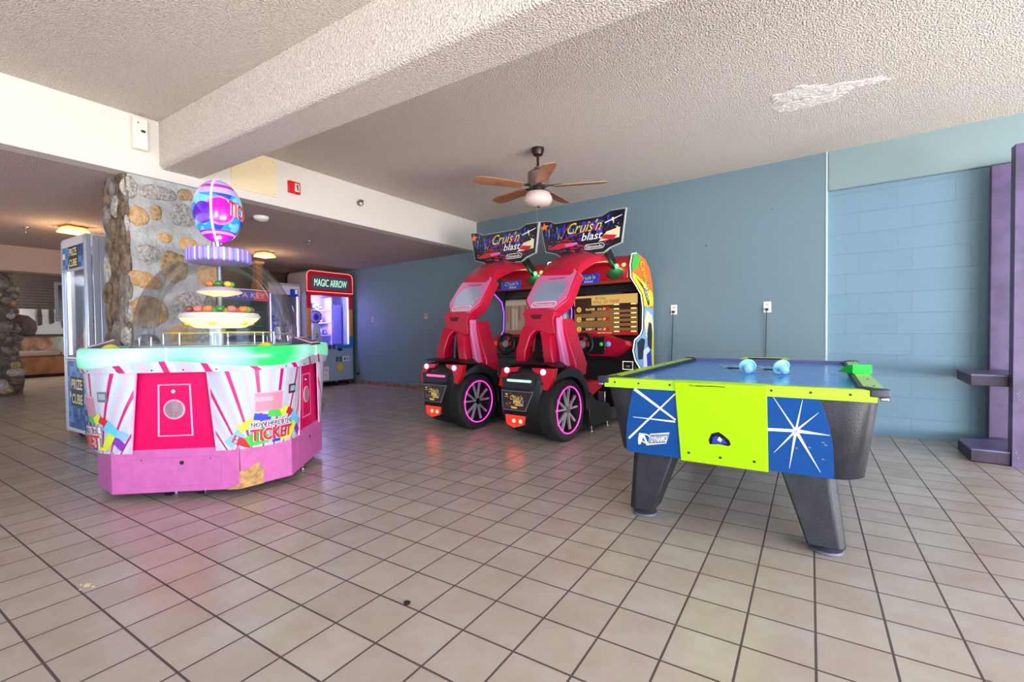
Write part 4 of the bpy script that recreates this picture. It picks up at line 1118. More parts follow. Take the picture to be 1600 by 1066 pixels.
# capsules and sweets lying on the two trays
CANDY = [P('candy_' + n, c, .25, coat=.6) for n, c in (('orange', (240, 130, 50)), ('dark_green', (40, 140, 50)), ('coral', (240, 120, 100)), ('brown', (140, 70, 50)), ('green', (110, 210, 40)), ('yellow', (240, 210, 60)))]
CN = ['orange', 'dark green', 'coral', 'brown', 'lime green', 'yellow']
LOWC = (0, 1, 2, 0, 4, 3, 5, 2, 5, 4, 5, 4, 0, 3, 2)
UPC = (1, 5, 4, 3, 4, 1, 0)
for i in range(15):
    a = 2 * PI * i / 15; rr = .18 + .02 * (i % 2); m = LOWC[i]
    o = MB().blob((0, 0, 0), (.033, .033, .024), CANDY[m], 0, 2).build('toy_capsule')
    p = Matrix.Rotation(TROT, 3, 'Z') @ Vector((rr * math.cos(a), rr * math.sin(a), 1.211 + .024)) + TC
    o.location = p
    tag(o, CN[m] + ' toy capsule between %s and %s ones on the large glowing tray' % tuple(CN[q] for q in sorted((LOWC[i - 1], LOWC[(i + 1) % 15]))), 'toy capsule', 'capsules on the large tray')
for i in range(7):
    a = 2 * PI * i / 7 + .3; m = UPC[i]
    o = MB().blob((0, 0, 0), (.028, .028, .022), CANDY[m], 0, 2).build('toy_capsule')
    o.location = Matrix.Rotation(TROT, 3, 'Z') @ Vector((.072 * math.cos(a), .072 * math.sin(a), 1.407 + .022)) + TC
    tag(o, CN[m] + ' toy capsule between %s and %s ones on the small upper tray' % tuple(CN[q] for q in sorted((UPC[i - 1], UPC[(i + 1) % 7]))), 'toy capsule', 'capsules on the upper tray')

# ---------------------------------------------------------------- air hockey table
M_NEON = P('acid_yellow_laminate', (164, 214, 0), 0.35, emit=.05)  # laminate with a faint glow added to its colour
M_RAIL = P('pale_green_rail', (176, 222, 130), 0.4)
M_HBLUE = P('hockey_side_blue', (0, 72, 144), 0.35)
M_PLAY = P('hockey_playfield', (58, 142, 240), 0.16, spec=.3)
M_SIDE = P('black_textured_side', (38, 38, 46), 0.55, noise=(14, .3), bump=(160, .25))
M_BUMP = P('corner_rubber', (40, 44, 58), .5)
HX, HY = -0.34, 3.44
hk = thing('air_hockey_table', 'blue and acid yellow air hockey table on two splayed black pedestals legs', 'air hockey table', (HX, HY, 0), R(-1.0))
hk['label'] = 'blue and acid yellow air hockey table standing on splayed black legs'


def rrect(hx, y0, y1, r, z, n=6):
    p = []
    for cx, cy, a in ((hx - r, y0 + r, -90), (hx - r, y1 - r, 0), (-hx + r, y1 - r, 90), (-hx + r, y0 + r, 180)):
        p += [(x, y, z) for x, y in arc(cx, cy, r, a, a + 90, n)]
    return p


mb = MB().loft([rrect(.545, -.885, .84, .10, .365), rrect(.565, -.90, .86, .11, .375), rrect(.605, -1.012, .975, .12, .735), rrect(.60, -1.010, .973, .12, .742)], M_SIDE)
mb.build('cabinet_body', hk, 50)
FO = Vector((0, -1.02, .735)); FEY = Vector((0, -.115, .365)).normalized(); FN = Vector((0, -.365, -.115)).normalized()


def fz(z):
    return (z - .735) / FEY.z


def fpoly(pts, m, d0, d1, name=None, mb=None):
    mb = mb or MB()
    mb.prism([(x, fz(z)) for x, z in pts], FO, X_, FEY, FN, d0, d1, m)
    return mb


bl = [(-.21, .372), (-.21, .748), (-.428, .748)] + [(-.428 - .078 * math.sin(PI / 2 * k / 8) ** 1.0, .748 - .376 * k / 8) for k in range(1, 9)]
mb = fpoly(bl, M_HBLUE, -.02, .004)
for a, b, w0, w1 in (((-.424, .738), (-.225, .585), .008, .0045), ((-.216, .725), (-.487, .452), .003, .0055), ((-.448, .58), (-.228, .575), .001, .005)):
    d = (Vector(b) - Vector(a)).normalized(); nn = Vector((-d.y, d.x))
    fpoly([tuple(Vector(a) + nn * w0), tuple(Vector(a) - nn * w0), tuple(Vector(b) - nn * w1), tuple(Vector(b) + nn * w1)], PRN['white'], .004, .0052, mb=mb)
# the maker's emblem: a ringed letter mark and a slanted name bar
g = PRN['white']; dv = Vector((0, 0))
bar = [(-.385, .425), (-.285, .448), (-.262, .512), (-.366, .492)]
fpoly(bar, g, .004, .0056, mb=mb)
fpoly([(a * .94 - .0195, b * .80 + .094) for a, b in bar], PRN['grey'], .005, .0062, mb=mb)
ex = Vector((1, 0, 0)) * .97 + FEY * .21; ex.normalize()
mb.text('DYNAMO', FO + X_ * -.322 + FEY * fz(.469) + FN * .0064, ex, FEY, FN, .034, PRN['white'], .0006, .25, .092, bold=.02)
ring_poly(mb, arc(-.392, fz(.462), .030, 0, 360, 24)[:-1], arc(-.392, fz(.462), .023, 0, 360, 24)[:-1], FO, X_, FEY, FN, .0058, g)
fpoly([(-.437, .424), (-.425, .424), (-.405, .47), (-.392, .424), (-.38, .424), (-.40, .49), (-.425, .49), (-.435, .455)], g, .004, .0058, mb=mb)
mb.build('side_graphic', hk, 40)
br = [(.19, .748), (.19, .372), (.447, .372)] + [(.447 - .060 * (k / 8) ** 2.6, .372 + .376 * k / 8) for k in range(1, 9)]
mb = fpoly(br, M_HBLUE, -.02, .004); c = Vector((.303, .587))
for x, z, w in ((.191, .581, .007), (.431, .580, .009), (.216, .742, .004), (.396, .398, .007), (.33, .737, .0045), (.275, .397, .006), (.388, .680, .005), (.214, .468, .005)):
    e = Vector((x, z)); d = (e - c).normalized(); nn = Vector((-d.y, d.x)); tw = .007 if x == .191 else .0006
    fpoly([tuple(c + nn * w), tuple(c - nn * w), tuple(e - nn * tw), tuple(e + nn * tw)], PRN['white'], .004, .0052, mb=mb)
for x, z in ((.40, .54), (.41, .53), (.30, .50), (.35, .51), (.40, .46)):
    fpoly([(x, z), (x + .012, z), (x + .010, z + .005), (x, z + .006)], PRN['grey'], .004, .0054, mb=mb)
mb.build('side_graphic', hk, 40)
mb = fpoly([(-.213, .368), (.189, .368), (.193, .79), (-.211, .79)], M_NEON, -.02, .014)
fpoly([(-.066, .478), (-.070, .50), (-.055, .535), (-.022, .548), (.0, .535), (.026, .51), (.032, .488), (.02, .478), (-.02, .484)], M_BLACKG, .010, .0146, mb=mb)
fpoly([(-.055, .485), (-.05, .515), (-.03, .53), (-.02, .50), (.0, .515), (.015, .49)], PRN['blue'], .010, .0150, mb=mb)
fpoly([(-.03, .505), (-.02, .525), (-.005, .51), (-.015, .495)], PRN['cream'], .010, .0153, mb=mb)
for x, z in ((-.17, .417), (-.02, .412), (.131, .414)):
    mb.lathe([(.007, 0), (.006, .003), (0, .003)], FO + X_ * x + FEY * fz(z) + FN * .014, M_BLACK, 12, X_, FEY, FN)
fpoly([(-.12, .776), (-.10, .779), (.02, .775), (.02, .779), (-.04, .781)], M_BLACK, .010, .0148, mb=mb)
fpoly([(-.145, .777), (-.128, .778), (-.128, .781), (-.145, .78)], M_BLACK, .010, .0148, mb=mb)
mb.build('goal_panel', hk, 40, .003)
# rails round the recessed playfield
mb = MB().box((0, -.02, .762), (1.16, 1.93, .012), M_PLAY)
for y in (-.02,):
    mb.box((0, y, .7685), (1.10, .008, .0006), PRN['sky'])
mb.box((0, -.55, .7685), (1.10, .004, .0006), PRN['sky'])
rnd = random.Random(2)
for x0, y0, x1, y1, w in ((-.26, .50, -.02, -.10, .03), (-.19, .52, .06, -.12, .045), (.0, .50, .20, -.17, .03), (.05, .48, .24, -.12, .02), (-.22, .18, .2, .16, .06)):
    a, b = Vector((x0, y0)), Vector((x1, y1)); d = (b - a).normalized(); nn = Vector((-d.y, d.x)) * w
    mb.poly([(a.x - nn.x, a.y - nn.y, .7692), (b.x - nn.x, b.y - nn.y, .7692), (b.x + nn.x, b.y + nn.y, .7692), (a.x + nn.x, a.y + nn.y, .7692)][::1], PRN['sky'])
mb.build('playfield', hk, 30)
for y0, y1 in ((-1.03, -.975), (.935, .985)):
    mb = MB().box((0, (y0 + y1) / 2, .765), (1.18, y1 - y0, .05), M_NEON if y0 < 0 else P('violet_grey_rail', (110, 104, 150), .4))
    if y0 < 0:
        for x in (-.53, -.40, -.24, .21, .36, .50):
            mb.lathe([(.006, 0), (.005, .003), (0, .003)], (x, y0, .768), M_BLACK, 10, X_, Z_, Vector((0, -1, 0)))
    mb.build('end_rail', hk, 30, .003)
for s in (-1, 1):
    mb = MB().box((s * .585, -.02, .772), (.068, 1.9, .036), M_RAIL if s > 0 else M_NEON)
    mb.box((s * .545, -.02, .768), (.022, 1.9, .04), M_BUMP)
    for i in range(6):
        mb.lathe([(.006, 0), (.005, .003), (0, .003)], (s * .59, -.85 + .33 * i, .79), M_BLACK, 8)
    mb.build('side_rail', hk, 30, .003)
for sx_ in (-1, 1):
    for sy_ in (-1, 1):
        y = -.995 if sy_ < 0 else .955
        mb = MB().prism([(.535, .07), (.56, .07), (.59, .022), (.628, .005), (.632, -.028), (.60, -.04), (.565, -.038), (.55, .0)], (0, y, 0), X_ * sx_, Y_ * -sy_, Z_, .762, .796, M_BUMP)
        mb.box((sx_ * .612, y + sy_ * .02, .755), (.03, .03, .016), M_STEEL)
        mb.build('corner_guard', hk, 40, .005)
for s in (-1, 1):
    mb = MB().prism([(-.19, -.002), (.19, -.002), (.155, .016), (-.155, .016)], (0, s * .985 - .02, .79), X_, Z_, Y_, -.02, .02, M_NEON if s > 0 else M_NEON)
    mb.prism([(-.12, .012), (.13, .012), (.13, -.012), (-.12, -.012)], (0, s * .985 - .02 - .0215, .79), X_, Z_, Y_, 0, .001, M_BLACK)
    if s > 0:
        mb.build('goal_bracket', hk, 40, .002)
MB().prism([(0, 0), (.15, 0), (.15, .05), (.10, .045)], (.52, -.06, .79), Vector((.45, -.89, 0)), Z_, Vector((.89, .45, 0)), -.05, .05, P('green_puck_chute', (10, 200, 50), .6, emit=.1, spec=.2)).build('puck_chute', hk, 40, .002)  # plastic wedge given a faint glow, though no lamp
for sx_ in (-1, 1):
    for sy_ in (-1, 1):
        yb = (-.80, .66)[sy_ > 0]; yt = (-.76, .62)[sy_ > 0]
        tx0, tx1, bx0, bx1 = (.235, .455, .345, .495) if sx_ > 0 else (.265, .49, .375, .51)
        ring = lambda x0, x1, y, h, z: [(sx_ * x0, y - h, z), (sx_ * (x1 - .03), y - h, z), (sx_ * x1, y - h + .03, z), (sx_ * x1, y + h, z), (sx_ * x0, y + h, z)][::sx_]
        mb = MB().loft([ring(bx0, bx1, yb, .085, .04), ring(tx0, tx1, yt, .11, .372)], M_SIDE)
        lg = mb.build('leg', hk, 40, .008)
        xc = sx_ * (bx0 + bx1) / 2
        MB().lathe([(.066, 0), (.070, .005), (.066, .014), (.022, .018), (.02, .045)], (xc, yb, 0), P('foot_grey', (84, 88, 102), .5), 28).build('levelling_foot', lg)
# two mallets tipped on their rims
M_MAL = P('aqua_mallet', (176, 236, 240), .25, coat=.4)
for i, (x, y, az, lab) in enumerate(((-.322, 3.20, 12, 'pale aqua air hockey mallet tipped on its rim, nearer the table\'s yellow left rail'), (-.132, 3.22, 32, 'pale aqua air hockey mallet tipped on its rim, nearer the green chute'))):
    o = MB().lathe([(.0, .052), (.040, .050), (.047, .042), (.049, .030), (.046, .027), (.040, .032), (.034, .040), (.022, .036), (.021, .018), (.025, .0), (.024, -.014), (.016, -.026), (0, -.03)], (0, 0, 0), M_MAL, 36, cap=False).build('air_hockey_mallet')
    tag(o, lab, 'mallet', 'mallets on the air hockey table')
    q = Matrix.Rotation(R(az), 4, 'Z') @ Matrix.Rotation(R(-64), 4, 'X')
    o.matrix_world = Matrix.Translation((x, y, .7685 + .044)) @ q
    zz = min((o.matrix_world @ v.co).z for v in o.data.vertices)
    o.matrix_world = Matrix.Translation((0, 0, .7696 - zz)) @ o.matrix_world

# ---------------------------------------------------------------- ceiling fan, at rest
M_BRONZE = P('dark_bronze', (58, 44, 40), .35, .7)
fan = thing('ceiling_fan', 'brown ceiling fan with a bronze stem and a frosted bowl light', 'ceiling fan', (-2.24, 4.02, ZC))
MB().lathe([(.02, -.07), (.045, -.065), (.06, -.03), (.062, 0)], (0, 0, 0), M_BRONZE, 28).build('canopy', fan, 50)
MB().cyl((0, 0, -.20), (0, 0, -.06), .013, M_BRONZE, 14).build('down_rod', fan)
MB().lathe([(.0, -.185), (.035, -.185), (.04, -.2), (.07, -.215), (.098, -.235), (.10, -.25), (.10, -.355), (.09, -.368), (.05, -.37), (0, -.37)], (0, 0, 0), P('fan_motor_brown', (112, 88, 82), .45), 36).build('motor', fan, 40)
MB().lathe([(.05, -.37), (.06, -.38), (.06, -.41), (.05, -.415)], (0, 0, 0), M_BLACK, 28).build('switch_housing', fan, 40)
MB().lathe([(0, -.415), (.06, -.415), (.11, -.43), (.135, -.48), (.135, -.51), (.11, -.545), (.05, -.56), (0, -.562)], (0, 0, 0), P('frosted_bowl', (216, 192, 184), .35), 40).build('light_bowl', fan, 60)
MB().lathe([(0, -.575), (.015, -.57), (.02, -.56), (.02, -.553)], (0, 0, 0), M_BRONZE, 14).build('finial', fan)
for i in range(5):
    a = R(20 + 72 * i); c, s = math.cos(a), math.sin(a); d = Vector((c, s, 0)); n = Vector((-s, c, .18)).normalized(); u = d.cross(n)
    mb = MB().prism([(.16, -.045), (.22, -.062), (.58, -.072), (.65, -.05), (.665, 0), (.65, .05), (.58, .072), (.22, .062), (.16, .045)], (0, 0, -.375), d, n, u, -.004, .004, P('fan_blade_wood', (176, 122, 86), .4, noise=(6, .2)))
    bl_ = mb.build('blade', fan, 40)
    MB().prism([(.085, -.018), (.15, -.02), (.21, -.045), (.24, 0), (.21, .045), (.15, .02), (.085, .018)], (0, 0, -.366), d, n, u, -.004, .004, M_BRONZE).build('blade_iron', bl_)
MB().cyl((0.0, -.02, -.80), (0.0, -.02, -.555), .0018, M_STEEL, 6).build('pull_chain', fan)

# ---------------------------------------------------------------- fittings on the white drop
XF = XS + 0.001
o = thing('alarm_box', 'white wall alarm box with a small dark lens on the white drop', 'alarm', (XS, 1.61, 2.54))
MB().box((.028, 0, .125), (.058, .10, .25), P('ivory_plastic', (232, 222, 208), .45)).build('housing', o, 40, .008)
MB().box((.058, .012, .065), (.006, .055, .10), M_PLWHITE).build('sounder_panel', o, 40, .003)
MB().lathe([(.018, 0), (.014, .008), (0, .012)], (.057, .015, .145), M_BLACK, 14, Y_, Z_, X_, 1, .6).lathe([(.006, 0), (0, .004)], (.057, -.018, .205), M_BLACK, 10, Y_, Z_, X_).build('lens', o)
o = thing('fire_alarm_strobe', 'red square fire alarm strobe on the white drop', 'fire alarm', (XS, 2.953, 2.575))
MB().box((.016, 0, 0), (.032, .13, .125), P('alarm_red', (214, 20, 24), .35)).build('housing', o, 40, .006)
MB().box((.036, .022, .0), (.012, .05, .085), P('strobe_lens', (222, 216, 200), .15, coat=.5)).box((.041, .022, .0), (.012, .02, .06), M_STEEL).build('strobe', o, 40, .003)
o = thing('access_panel', 'beige square access panel set in the white drop beside the beam', 'access panel', (XS, 2.545, 2.615))
MB().box((.004, 0, 0), (.012, .44, .375), P('beige_panel', (232, 212, 170), .6)).build('panel', o, 40, .002)
mb = MB()
for y in (-.19, .19):
    for z in (-.16, .16):
        mb.lathe([(.005, 0), (0, .003)], (.0105, y, z), M_STEEL, 8, Y_, Z_, X_)
mb.build('screws', o)
o = thing('motion_detector', 'small chrome swivel detector on the white drop near the teal wall', 'detector', (XS, 3.80, 2.60))
MB().blob((.03, 0, 0), (.035, .038, .034), P('detector_chrome', (150, 130, 126), .25, .7), 0, 3).build('body', o)
MB().lathe([(.02, 0), (.016, .012), (0, .016)], (.055, -.012, -.012), P('detector_lens', (220, 200, 200), .2), 16, Y_, Z_, X_).build('lens', o)
MB().prism([(0, .0), (.05, .03), (.05, .045), (0, .045)], (0.0, .0, .0), Y_, Z_, X_, 0, .03, M_BLACK).build('bracket', o)

# ---------------------------------------------------------------- fittings under the low ceiling
M_GLOW = P('warm_glass_shade', (255, 220, 150), .3, emit=4.0, ecol=(255, 196, 96))


def flush_light(x, y, label, pw):
    o = thing('ceiling_light', label, 'ceiling light', (x, y, ZL), R(12), 'flush lights under the low ceiling')
    MB().box((0, 0, -.010), (.20, .20, .018), P('brass_plate', (190, 140, 70), .3, .8)).build('mounting_plate', o, 40, .004)
    MB().box((0, 0, -.05), (.24, .24, .06), M_GLOW, 0, (.72, .72)).build('glass_shade', o, 40, .012)
    point('lamp_glow', (x, y, ZL - .22), pw, (1.0, .70, .36), .12)


flush_light(-7.35, 4.22, 'square glass ceiling light glowing yellow above the game cabinets', 10)
flush_light(-7.40, 1.93, 'square glass ceiling light glowing above the prize tower', 16)
o = MB().lathe([(.0, -.045), (.06, -.04), (.078, -.02), (.08, 0)], (0, 0, 0), M_PLWHITE, 28).build('smoke_detector', None, 50); o.location = (-5.16, 2.93, ZL)
tag(o, 'white round smoke detector under the low ceiling', 'smoke detector')
for x, y, lab in ((-5.95, 4.03, 'chrome fire sprinkler head under the low ceiling near the racing simulators'), (-7.9, 1.63, 'fire sprinkler head under the low ceiling left of the prize tower')):
    o = thing('fire_sprinkler', lab, 'sprinkler', (x, y, ZL), 0, 'fire sprinklers under the low ceiling')
    MB().lathe([(.02, -.012), (.042, -.008), (.045, 0)], (0, 0, 0), M_STEEL, 20).build('escutcheon', o)
    mb = MB().cyl((0, 0, -.055), (0, 0, 0), .010, M_CHROME, 10)
    for s in (-1, 1):
        mb.tube([(0.012 * s, 0, -.03), (.02 * s, 0, -.05), (.006 * s, 0, -.075)], .004, M_CHROME, 6)
    mb.lathe([(.022, -.08), (.02, -.076), (0, -.072)], (0, 0, 0), M_CHROME, 14)
    mb.build('head', o)

# ---------------------------------------------------------------- things on the teal wall
M_OUT = P('outlet_white', (238, 236, 230), .4)


def outlet(s, z, label, cordend, grp='electrical outlets on the teal wall', mat=M_OUT):
    o = thing('electrical_outlet', label, 'outlet', wall_pt(s, -.001, z), WA, grp)
    NY = Vector((0, -1, 0))
    MB().box((0, -.004, 0), (.075, .008, .118), mat).build('cover_plate', o, 40, .003)
    mb = MB()
    for dz in (-.026, .026):
        mb.box((0, -.0085, dz), (.036, .003, .03), P('outlet_face', (214, 212, 206), .4))
        for dx in (-.007, .007):
            mb.box((dx, -.0102, dz + .004), (.003, .002, .011), M_BLACK)
    mb.build('socket', o)
    if cordend:
        c = thing('power_cord', cordend[1], 'power cord', wall_pt(s, -.001, z), WA, 'black cords plugged into the teal wall')
        MB().box((0, -.026, -.026), (.028, .032, .026), M_BLACK).build('plug', c, 40, .005)
        dx, z1 = cordend[0]
        MB().tube([(0, -.04, -.03), (0, -.045, -.06), (-.004, -.03, -.12), (dx * .5, -.012, -(z - z1) * .5), (dx, -.012, -(z - z1))], .0045, M_BLACK, 8).build('cable', c)


def s_of(x):
    return (x - WP.x) / WU.x


outlet(s_of(-1.40), 1.285, 'white double outlet on the teal wall beside the racing simulator', ((-.06, .02), 'black cord hanging from the outlet beside the racing simulator'))
outlet(s_of(-.395), 1.278, 'white double outlet on the teal wall above the air hockey table', ((-.03, .02), 'black cord hanging from the outlet above the air hockey table'))
o = thing('electrical_outlet', 'dim low outlet with a black plug near the key game corner', 'outlet', wall_pt(s_of(-7.87), -.001, .23), WA)
MB().box((0, -.004, 0), (.075, .008, .118), P('outlet_dim', (120, 110, 118), .5)).build('cover_plate', o, 40, .003)
MB().box((.0, -.025, -.03), (.04, .036, .05), M_BLACK).build('plug', o, 40, .005)
o = thing('thermostat', 'small beige square thermostat on the teal wall left of the racing simulators', 'thermostat', wall_pt(s_of(-5.80), -.001, 1.332), WA)
MB().box((0, -.012, 0), (.09, .024, .105), P('beige_plastic', (176, 156, 140), .5)).build('case', o, 40, .005)
MB().box((0, -.026, .015), (.05, .004, .03), P('thermostat_window', (140, 126, 116), .3)).build('display', o)
o = thing('light_switch', 'small pale light switch on the teal wall beside the arrow game', 'light switch', wall_pt(s_of(-7.37), -.001, 1.30), WA)
MB().box((0, -.004, 0), (.075, .008, .118), P('switch_pale', (176, 150, 176), .5)).build('cover_plate', o, 40, .003)
MB().box((0, -.011, 0), (.02, .010, .05), P('switch_toggle', (190, 160, 190), .5)).build('toggle', o)
for s, z, d in ((-1.03, 2.02, .008), (-.35, 2.33, .006), (-.66, 1.62, .005)):
    o = MB().lathe([(d, 0), (d * .7, .004), (0, .004)], wall_pt(s_of(s), 0, z), M_BLACK, 8, WU, Z_, WN * -1).build('wall_anchor')
    tag(o, {2.02: 'tiny dark anchor hole in the teal wall left of centre, between fan and outlets', 2.33: 'tiny dark anchor hole high on the teal wall under the ceiling', 1.62: 'tiny dark anchor hole in the teal wall midway up'}[z], 'wall anchor', 'anchor holes in the teal wall')

# ---------------------------------------------------------------- purple timber stand at the right edge
M_PUR = P('purple_stained_timber', (92, 74, 112), .5, noise=(7, .22), bump=(30, .15))
M_PURD = P('purple_timber_end', (58, 44, 62), .55, noise=(10, .3))
rk = thing('wooden_stand', 'purple stained timber stand with two chunky angled shelves at the block wall', 'wooden stand', (1.30, 5.25, 0))
L = lambda x, y: (x - 1.30, y - 5.25)
mb = MB().prism([L(1.262, 4.895), L(1.42, 4.895), L(1.42, 4.985), L(1.262, 4.985)], (0, 0, 0), X_, Y_, Z_, 0, 2.375, M_PUR, M_PUR)
for z in (.07, .11, .50, .53, .545, .56):
    mb.lathe([(.006, 0), (.004, .003), (0, .003)], (1.262 - 1.30 + .02 + .02 * ((z * 37) % 1), 4.895 - 5.25, z), PRN['grey'], 8, X_, Z_, Y_ * -1)
mb.build('front_post', rk, 40, .008)
mb = MB().prism([L(1.285, 5.54), L(1.60, 5.52), L(1.60, 5.57), L(1.285, 5.59)], (0, 0, 0), X_, Y_, Z_, 0, 2.40, M_PUR)
mb.box((L(1.45, 0)[0], 5.535 - 5.25, 2.25), (.012, .02, .04), M_BLACK)
mb.build('rear_post', rk, 40, .006)
for z0, z1, nm in ((0.005, .105, 0), (.585, .675, 1)):
    if nm == 0:
        pl = [(1.047, 4.93), (1.42, 4.90 + .09), (1.42, 5.40), (1.06, 5.38)]
        pl = [L(1.046, 4.935), L(1.262, 4.915), L(1.262, 4.99), L(1.43, 4.99), L(1.43, 5.50), L(1.052, 5.34)]
    else:
        pl = [L(1.055, 5.0), L(1.262, 4.98), L(1.262, 4.99), L(1.43, 4.99), L(1.43, 5.50), L(1.085, 5.56)]
    mb = MB().prism(pl, (0, 0, 0), X_, Y_, Z_, z0, z1 - .012, M_PURD).prism(pl, (0, 0, 0), X_, Y_, Z_, z1 - .012, z1, P('purple_shelf_top', (110, 104, 140), .4, noise=(5, .2)))
    mb.build('shelf', rk, 40, .006)

# ---------------------------------------------------------------- tall prize tower left of the pillar
M_CABW = P('cabinet_white', (226, 220, 222), .35)
M_EXTR = P('satin_aluminium', (206, 212, 226), .28, .55)
PX, PY = -6.275, 1.63
pz = thing('prize_tower_machine', 'tall narrow white prize cabinet with blue pixel panels beside the stone pillar', 'arcade machine', (PX, PY, 0))
NEG = Vector((0, -1, 0))
PW, PD = .355, .56
mb = MB().box((0, PD / 2, .43), (2 * PW, PD, .74), M_CABW)
mb.box((0, PD / 2, 1.985), (2 * PW, PD, .12), M_CABW)
mb.box((0, PD - .015, 1.36), (2 * PW, .03, 1.14), P('cabinet_inner_grey', (120, 118, 126), .5))
mb.box((0, PD / 2, .815), (2 * PW - .02, PD - .02, .03), P('inner_floor', (90, 80, 100), .5))
mb.box((-PW + .012, .045, 1.36), (.024, .09, 1.14), M_CABW).box((-PW + .012, .31, 1.36), (.02, .46, 1.14), P('smoked_side_glass', (84, 80, 90), .15))
mb.build('cabinet', pz, 40, .004)
for x in (-PW, PW):
    for y in (0.02, PD - .02):
        mb = MB().box((x * .94, y, 1.04), (.045, .045, 2.0), M_EXTR)
        mb.build('corner_extrusion', pz, 40, .008)
mb = MB()
for i, w in enumerate((.05, .09, .06, .10, .07, .06)):
    y0 = .05 + sum((.05, .09, .06, .10, .07, .06)[:i]) + i * .002
    mb.box((PW - .01, y0 + w / 2, 1.04), (.03, w, 1.98), M_EXTR)
mb.build('ribbed_side', pz, 40, .004)


def pixel_panel(x0, x1, z0, z1, seed, tz, name, ts):
    rnd = random.Random(seed); mb = MB().prism([(x0, z0), (x1, z0), (x1, z1), (x0, z1)], (0, 0, 0), X_, Z_, NEG, -.01, .004, PRN['blue'])
    n = 8; w = (x1 - x0) / n; h = w * .72; m = int((z1 - z0) / h)
    BL = [P('pixel_' + k, c, .35) for k, c in (('a', (28, 84, 158)), ('b', (44, 116, 190)), ('c', (20, 60, 126)), ('d', (70, 150, 214)))]
    for i in range(n):
        for j in range(m):
            mt = PRN['white'] if rnd.random() < .10 else BL[rnd.randrange(4)]
            mb.poly([(x0 + w * (i + a), -.0046, z0 + (z1 - z0) / m * (j + b)) for a, b in ((0, 0), (1, 0), (1, 1), (0, 1))], mt)
    for k, s_ in enumerate(('PRIZE', 'CUBE')):
        z = tz + ts * (.62 - 1.24 * k)
        mb.prism([(-ts * 1.5, -ts * .62), (ts * 1.55, -ts * .62), (ts * 1.55, ts * .62), (-ts * 1.5, ts * .62)], (.01, 0, z), X_, Z_, NEG, .004, .006 + .0003 * k, M_BLACKG)
        mb.text(s_, (.012, 0, z), X_, Z_, NEG, ts * .86, PRN['cream'], .0078, 0, ts * 2.6, bold=.03)
    mb.build(name, pz, 30)


pixel_panel(-.27, .28, .10, .79, 3, .48, 'lower_graphic', .12)
pixel_panel(-.31, .31, 1.72, 1.955, 8, 1.84, 'header_graphic', .088)
MB().box((0, -.004, 1.285), (.64, .006, .87), glass('cabinet_glass', (240, 244, 246), .02, .35, .02)).build('window_pane', pz)
mb = MB()
for x in (-.33, .33):
    mb.box((x, -.004, 1.04), (.022, .014, 1.96), M_EXTR)
for z in (.82, 1.715):
    mb.box((0, -.004, z), (.66, .014, .025), M_EXTR)
mb.build('window_frame', pz, 30, .003)
point('prize_tower_fill', (PX - .1, PY + .2, 1.66), 3.5, (.92, .95, 1.0), .06)  # added fill light for the dark interior of the tower
MB().box((-.24, .02, 1.28), (.02, .02, .86), P('inner_light_tube', (240, 246, 255), .3, emit=3.0)).build('light_tube', pz)
mb = MB().box((.06, .30, 1.64), (.22, .10, .05), M_STEEL).cyl((.06, .30, 1.40), (.06, .30, 1.63), .008, M_STEEL, 8)
for a in (90, 210, 330):
    d = Vector((math.cos(R(a)), math.sin(R(a)), 0))
    mb.tube([Vector((.06, .30, 1.42)), Vector((.06, .30, 1.40)) + d * .05, Vector((.06, .30, 1.33)) + d * .06, Vector((.06, .30, 1.30)) + d * .02], .005, M_CHROME, 6)
mb.build('claw', pz)
for x, y in ((-.2, .08), (.2, .08), (-.2, .5), (.2, .5)):
    mb = MB().cyl((x - .012, y, .03), (x + .012, y, .03), .03, M_BLACK, 14).box((x, y, .055), (.05, .05, .012), M_STEEL)
    mb.build('caster', pz)


def plush(loc, col, ear, rot, s, label, grp):
    m = P('plush_' + label.split()[0], col, .9, bump=(90, .5)); m2 = P('plush_accent_' + label.split()[0], ear, .9)
    mb = MB().blob((0, 0, .075 * s), (.07 * s, .06 * s, .078 * s), m, .05, 2).blob((0, -.01 * s, .185 * s), (.062 * s, .058 * s, .056 * s), m, .03, 2)
    for q in (-1, 1):
        mb.blob((q * .045 * s, 0, .235 * s), (.02 * s, .012 * s, .024 * s), m2, 0, 1).blob((q * .07 * s, -.03 * s, .09 * s), (.02 * s, .04 * s, .02 * s), m, 0, 1).blob((q * .04 * s, -.055 * s, .025 * s), (.026 * s, .04 * s, .024 * s), m2, 0, 1)
        mb.blob((q * .022 * s, -.064 * s, .195 * s), (.007 * s, .005 * s, .008 * s), M_BLACKG, 0, 1)
    mb.blob((0, -.062 * s, .17 * s), (.022 * s, .015 * s, .017 * s), m2, 0, 1)
    o = mb.build('plush_toy', None, 80); o.location = loc; o.rotation_euler = (0, 0, R(rot))
    return tag(o, label, 'plush toy', grp)


G_ = 'plush toys inside the prize tower'
plush((PX - .20, PY + .115, .832), (150, 60, 84), (170, 90, 110), 0, .85, 'maroon plush toy at the left of the prize tower window', G_)
plush((PX + .235, PY + .115, .832), (214, 170, 60), (240, 236, 226), 0, .95, 'yellow plush toy with white ears at the right of the prize tower window', G_)
plush((PX + .02, PY + .15, .832), (214, 40, 50), (240, 120, 110), 0, 1.35, 'red plush toy, the largest inside the prize tower', G_)
plush((PX + .17, PY + .40, .832), (120, 150, 70), (200, 190, 120), -20, 1.2, 'green plush toy at the back of the prize tower', G_)
plush((PX - .15, PY + .40, .832), (96, 84, 140), (150, 130, 190), 25, 1.2, 'violet plush toy at the back of the prize tower', G_)

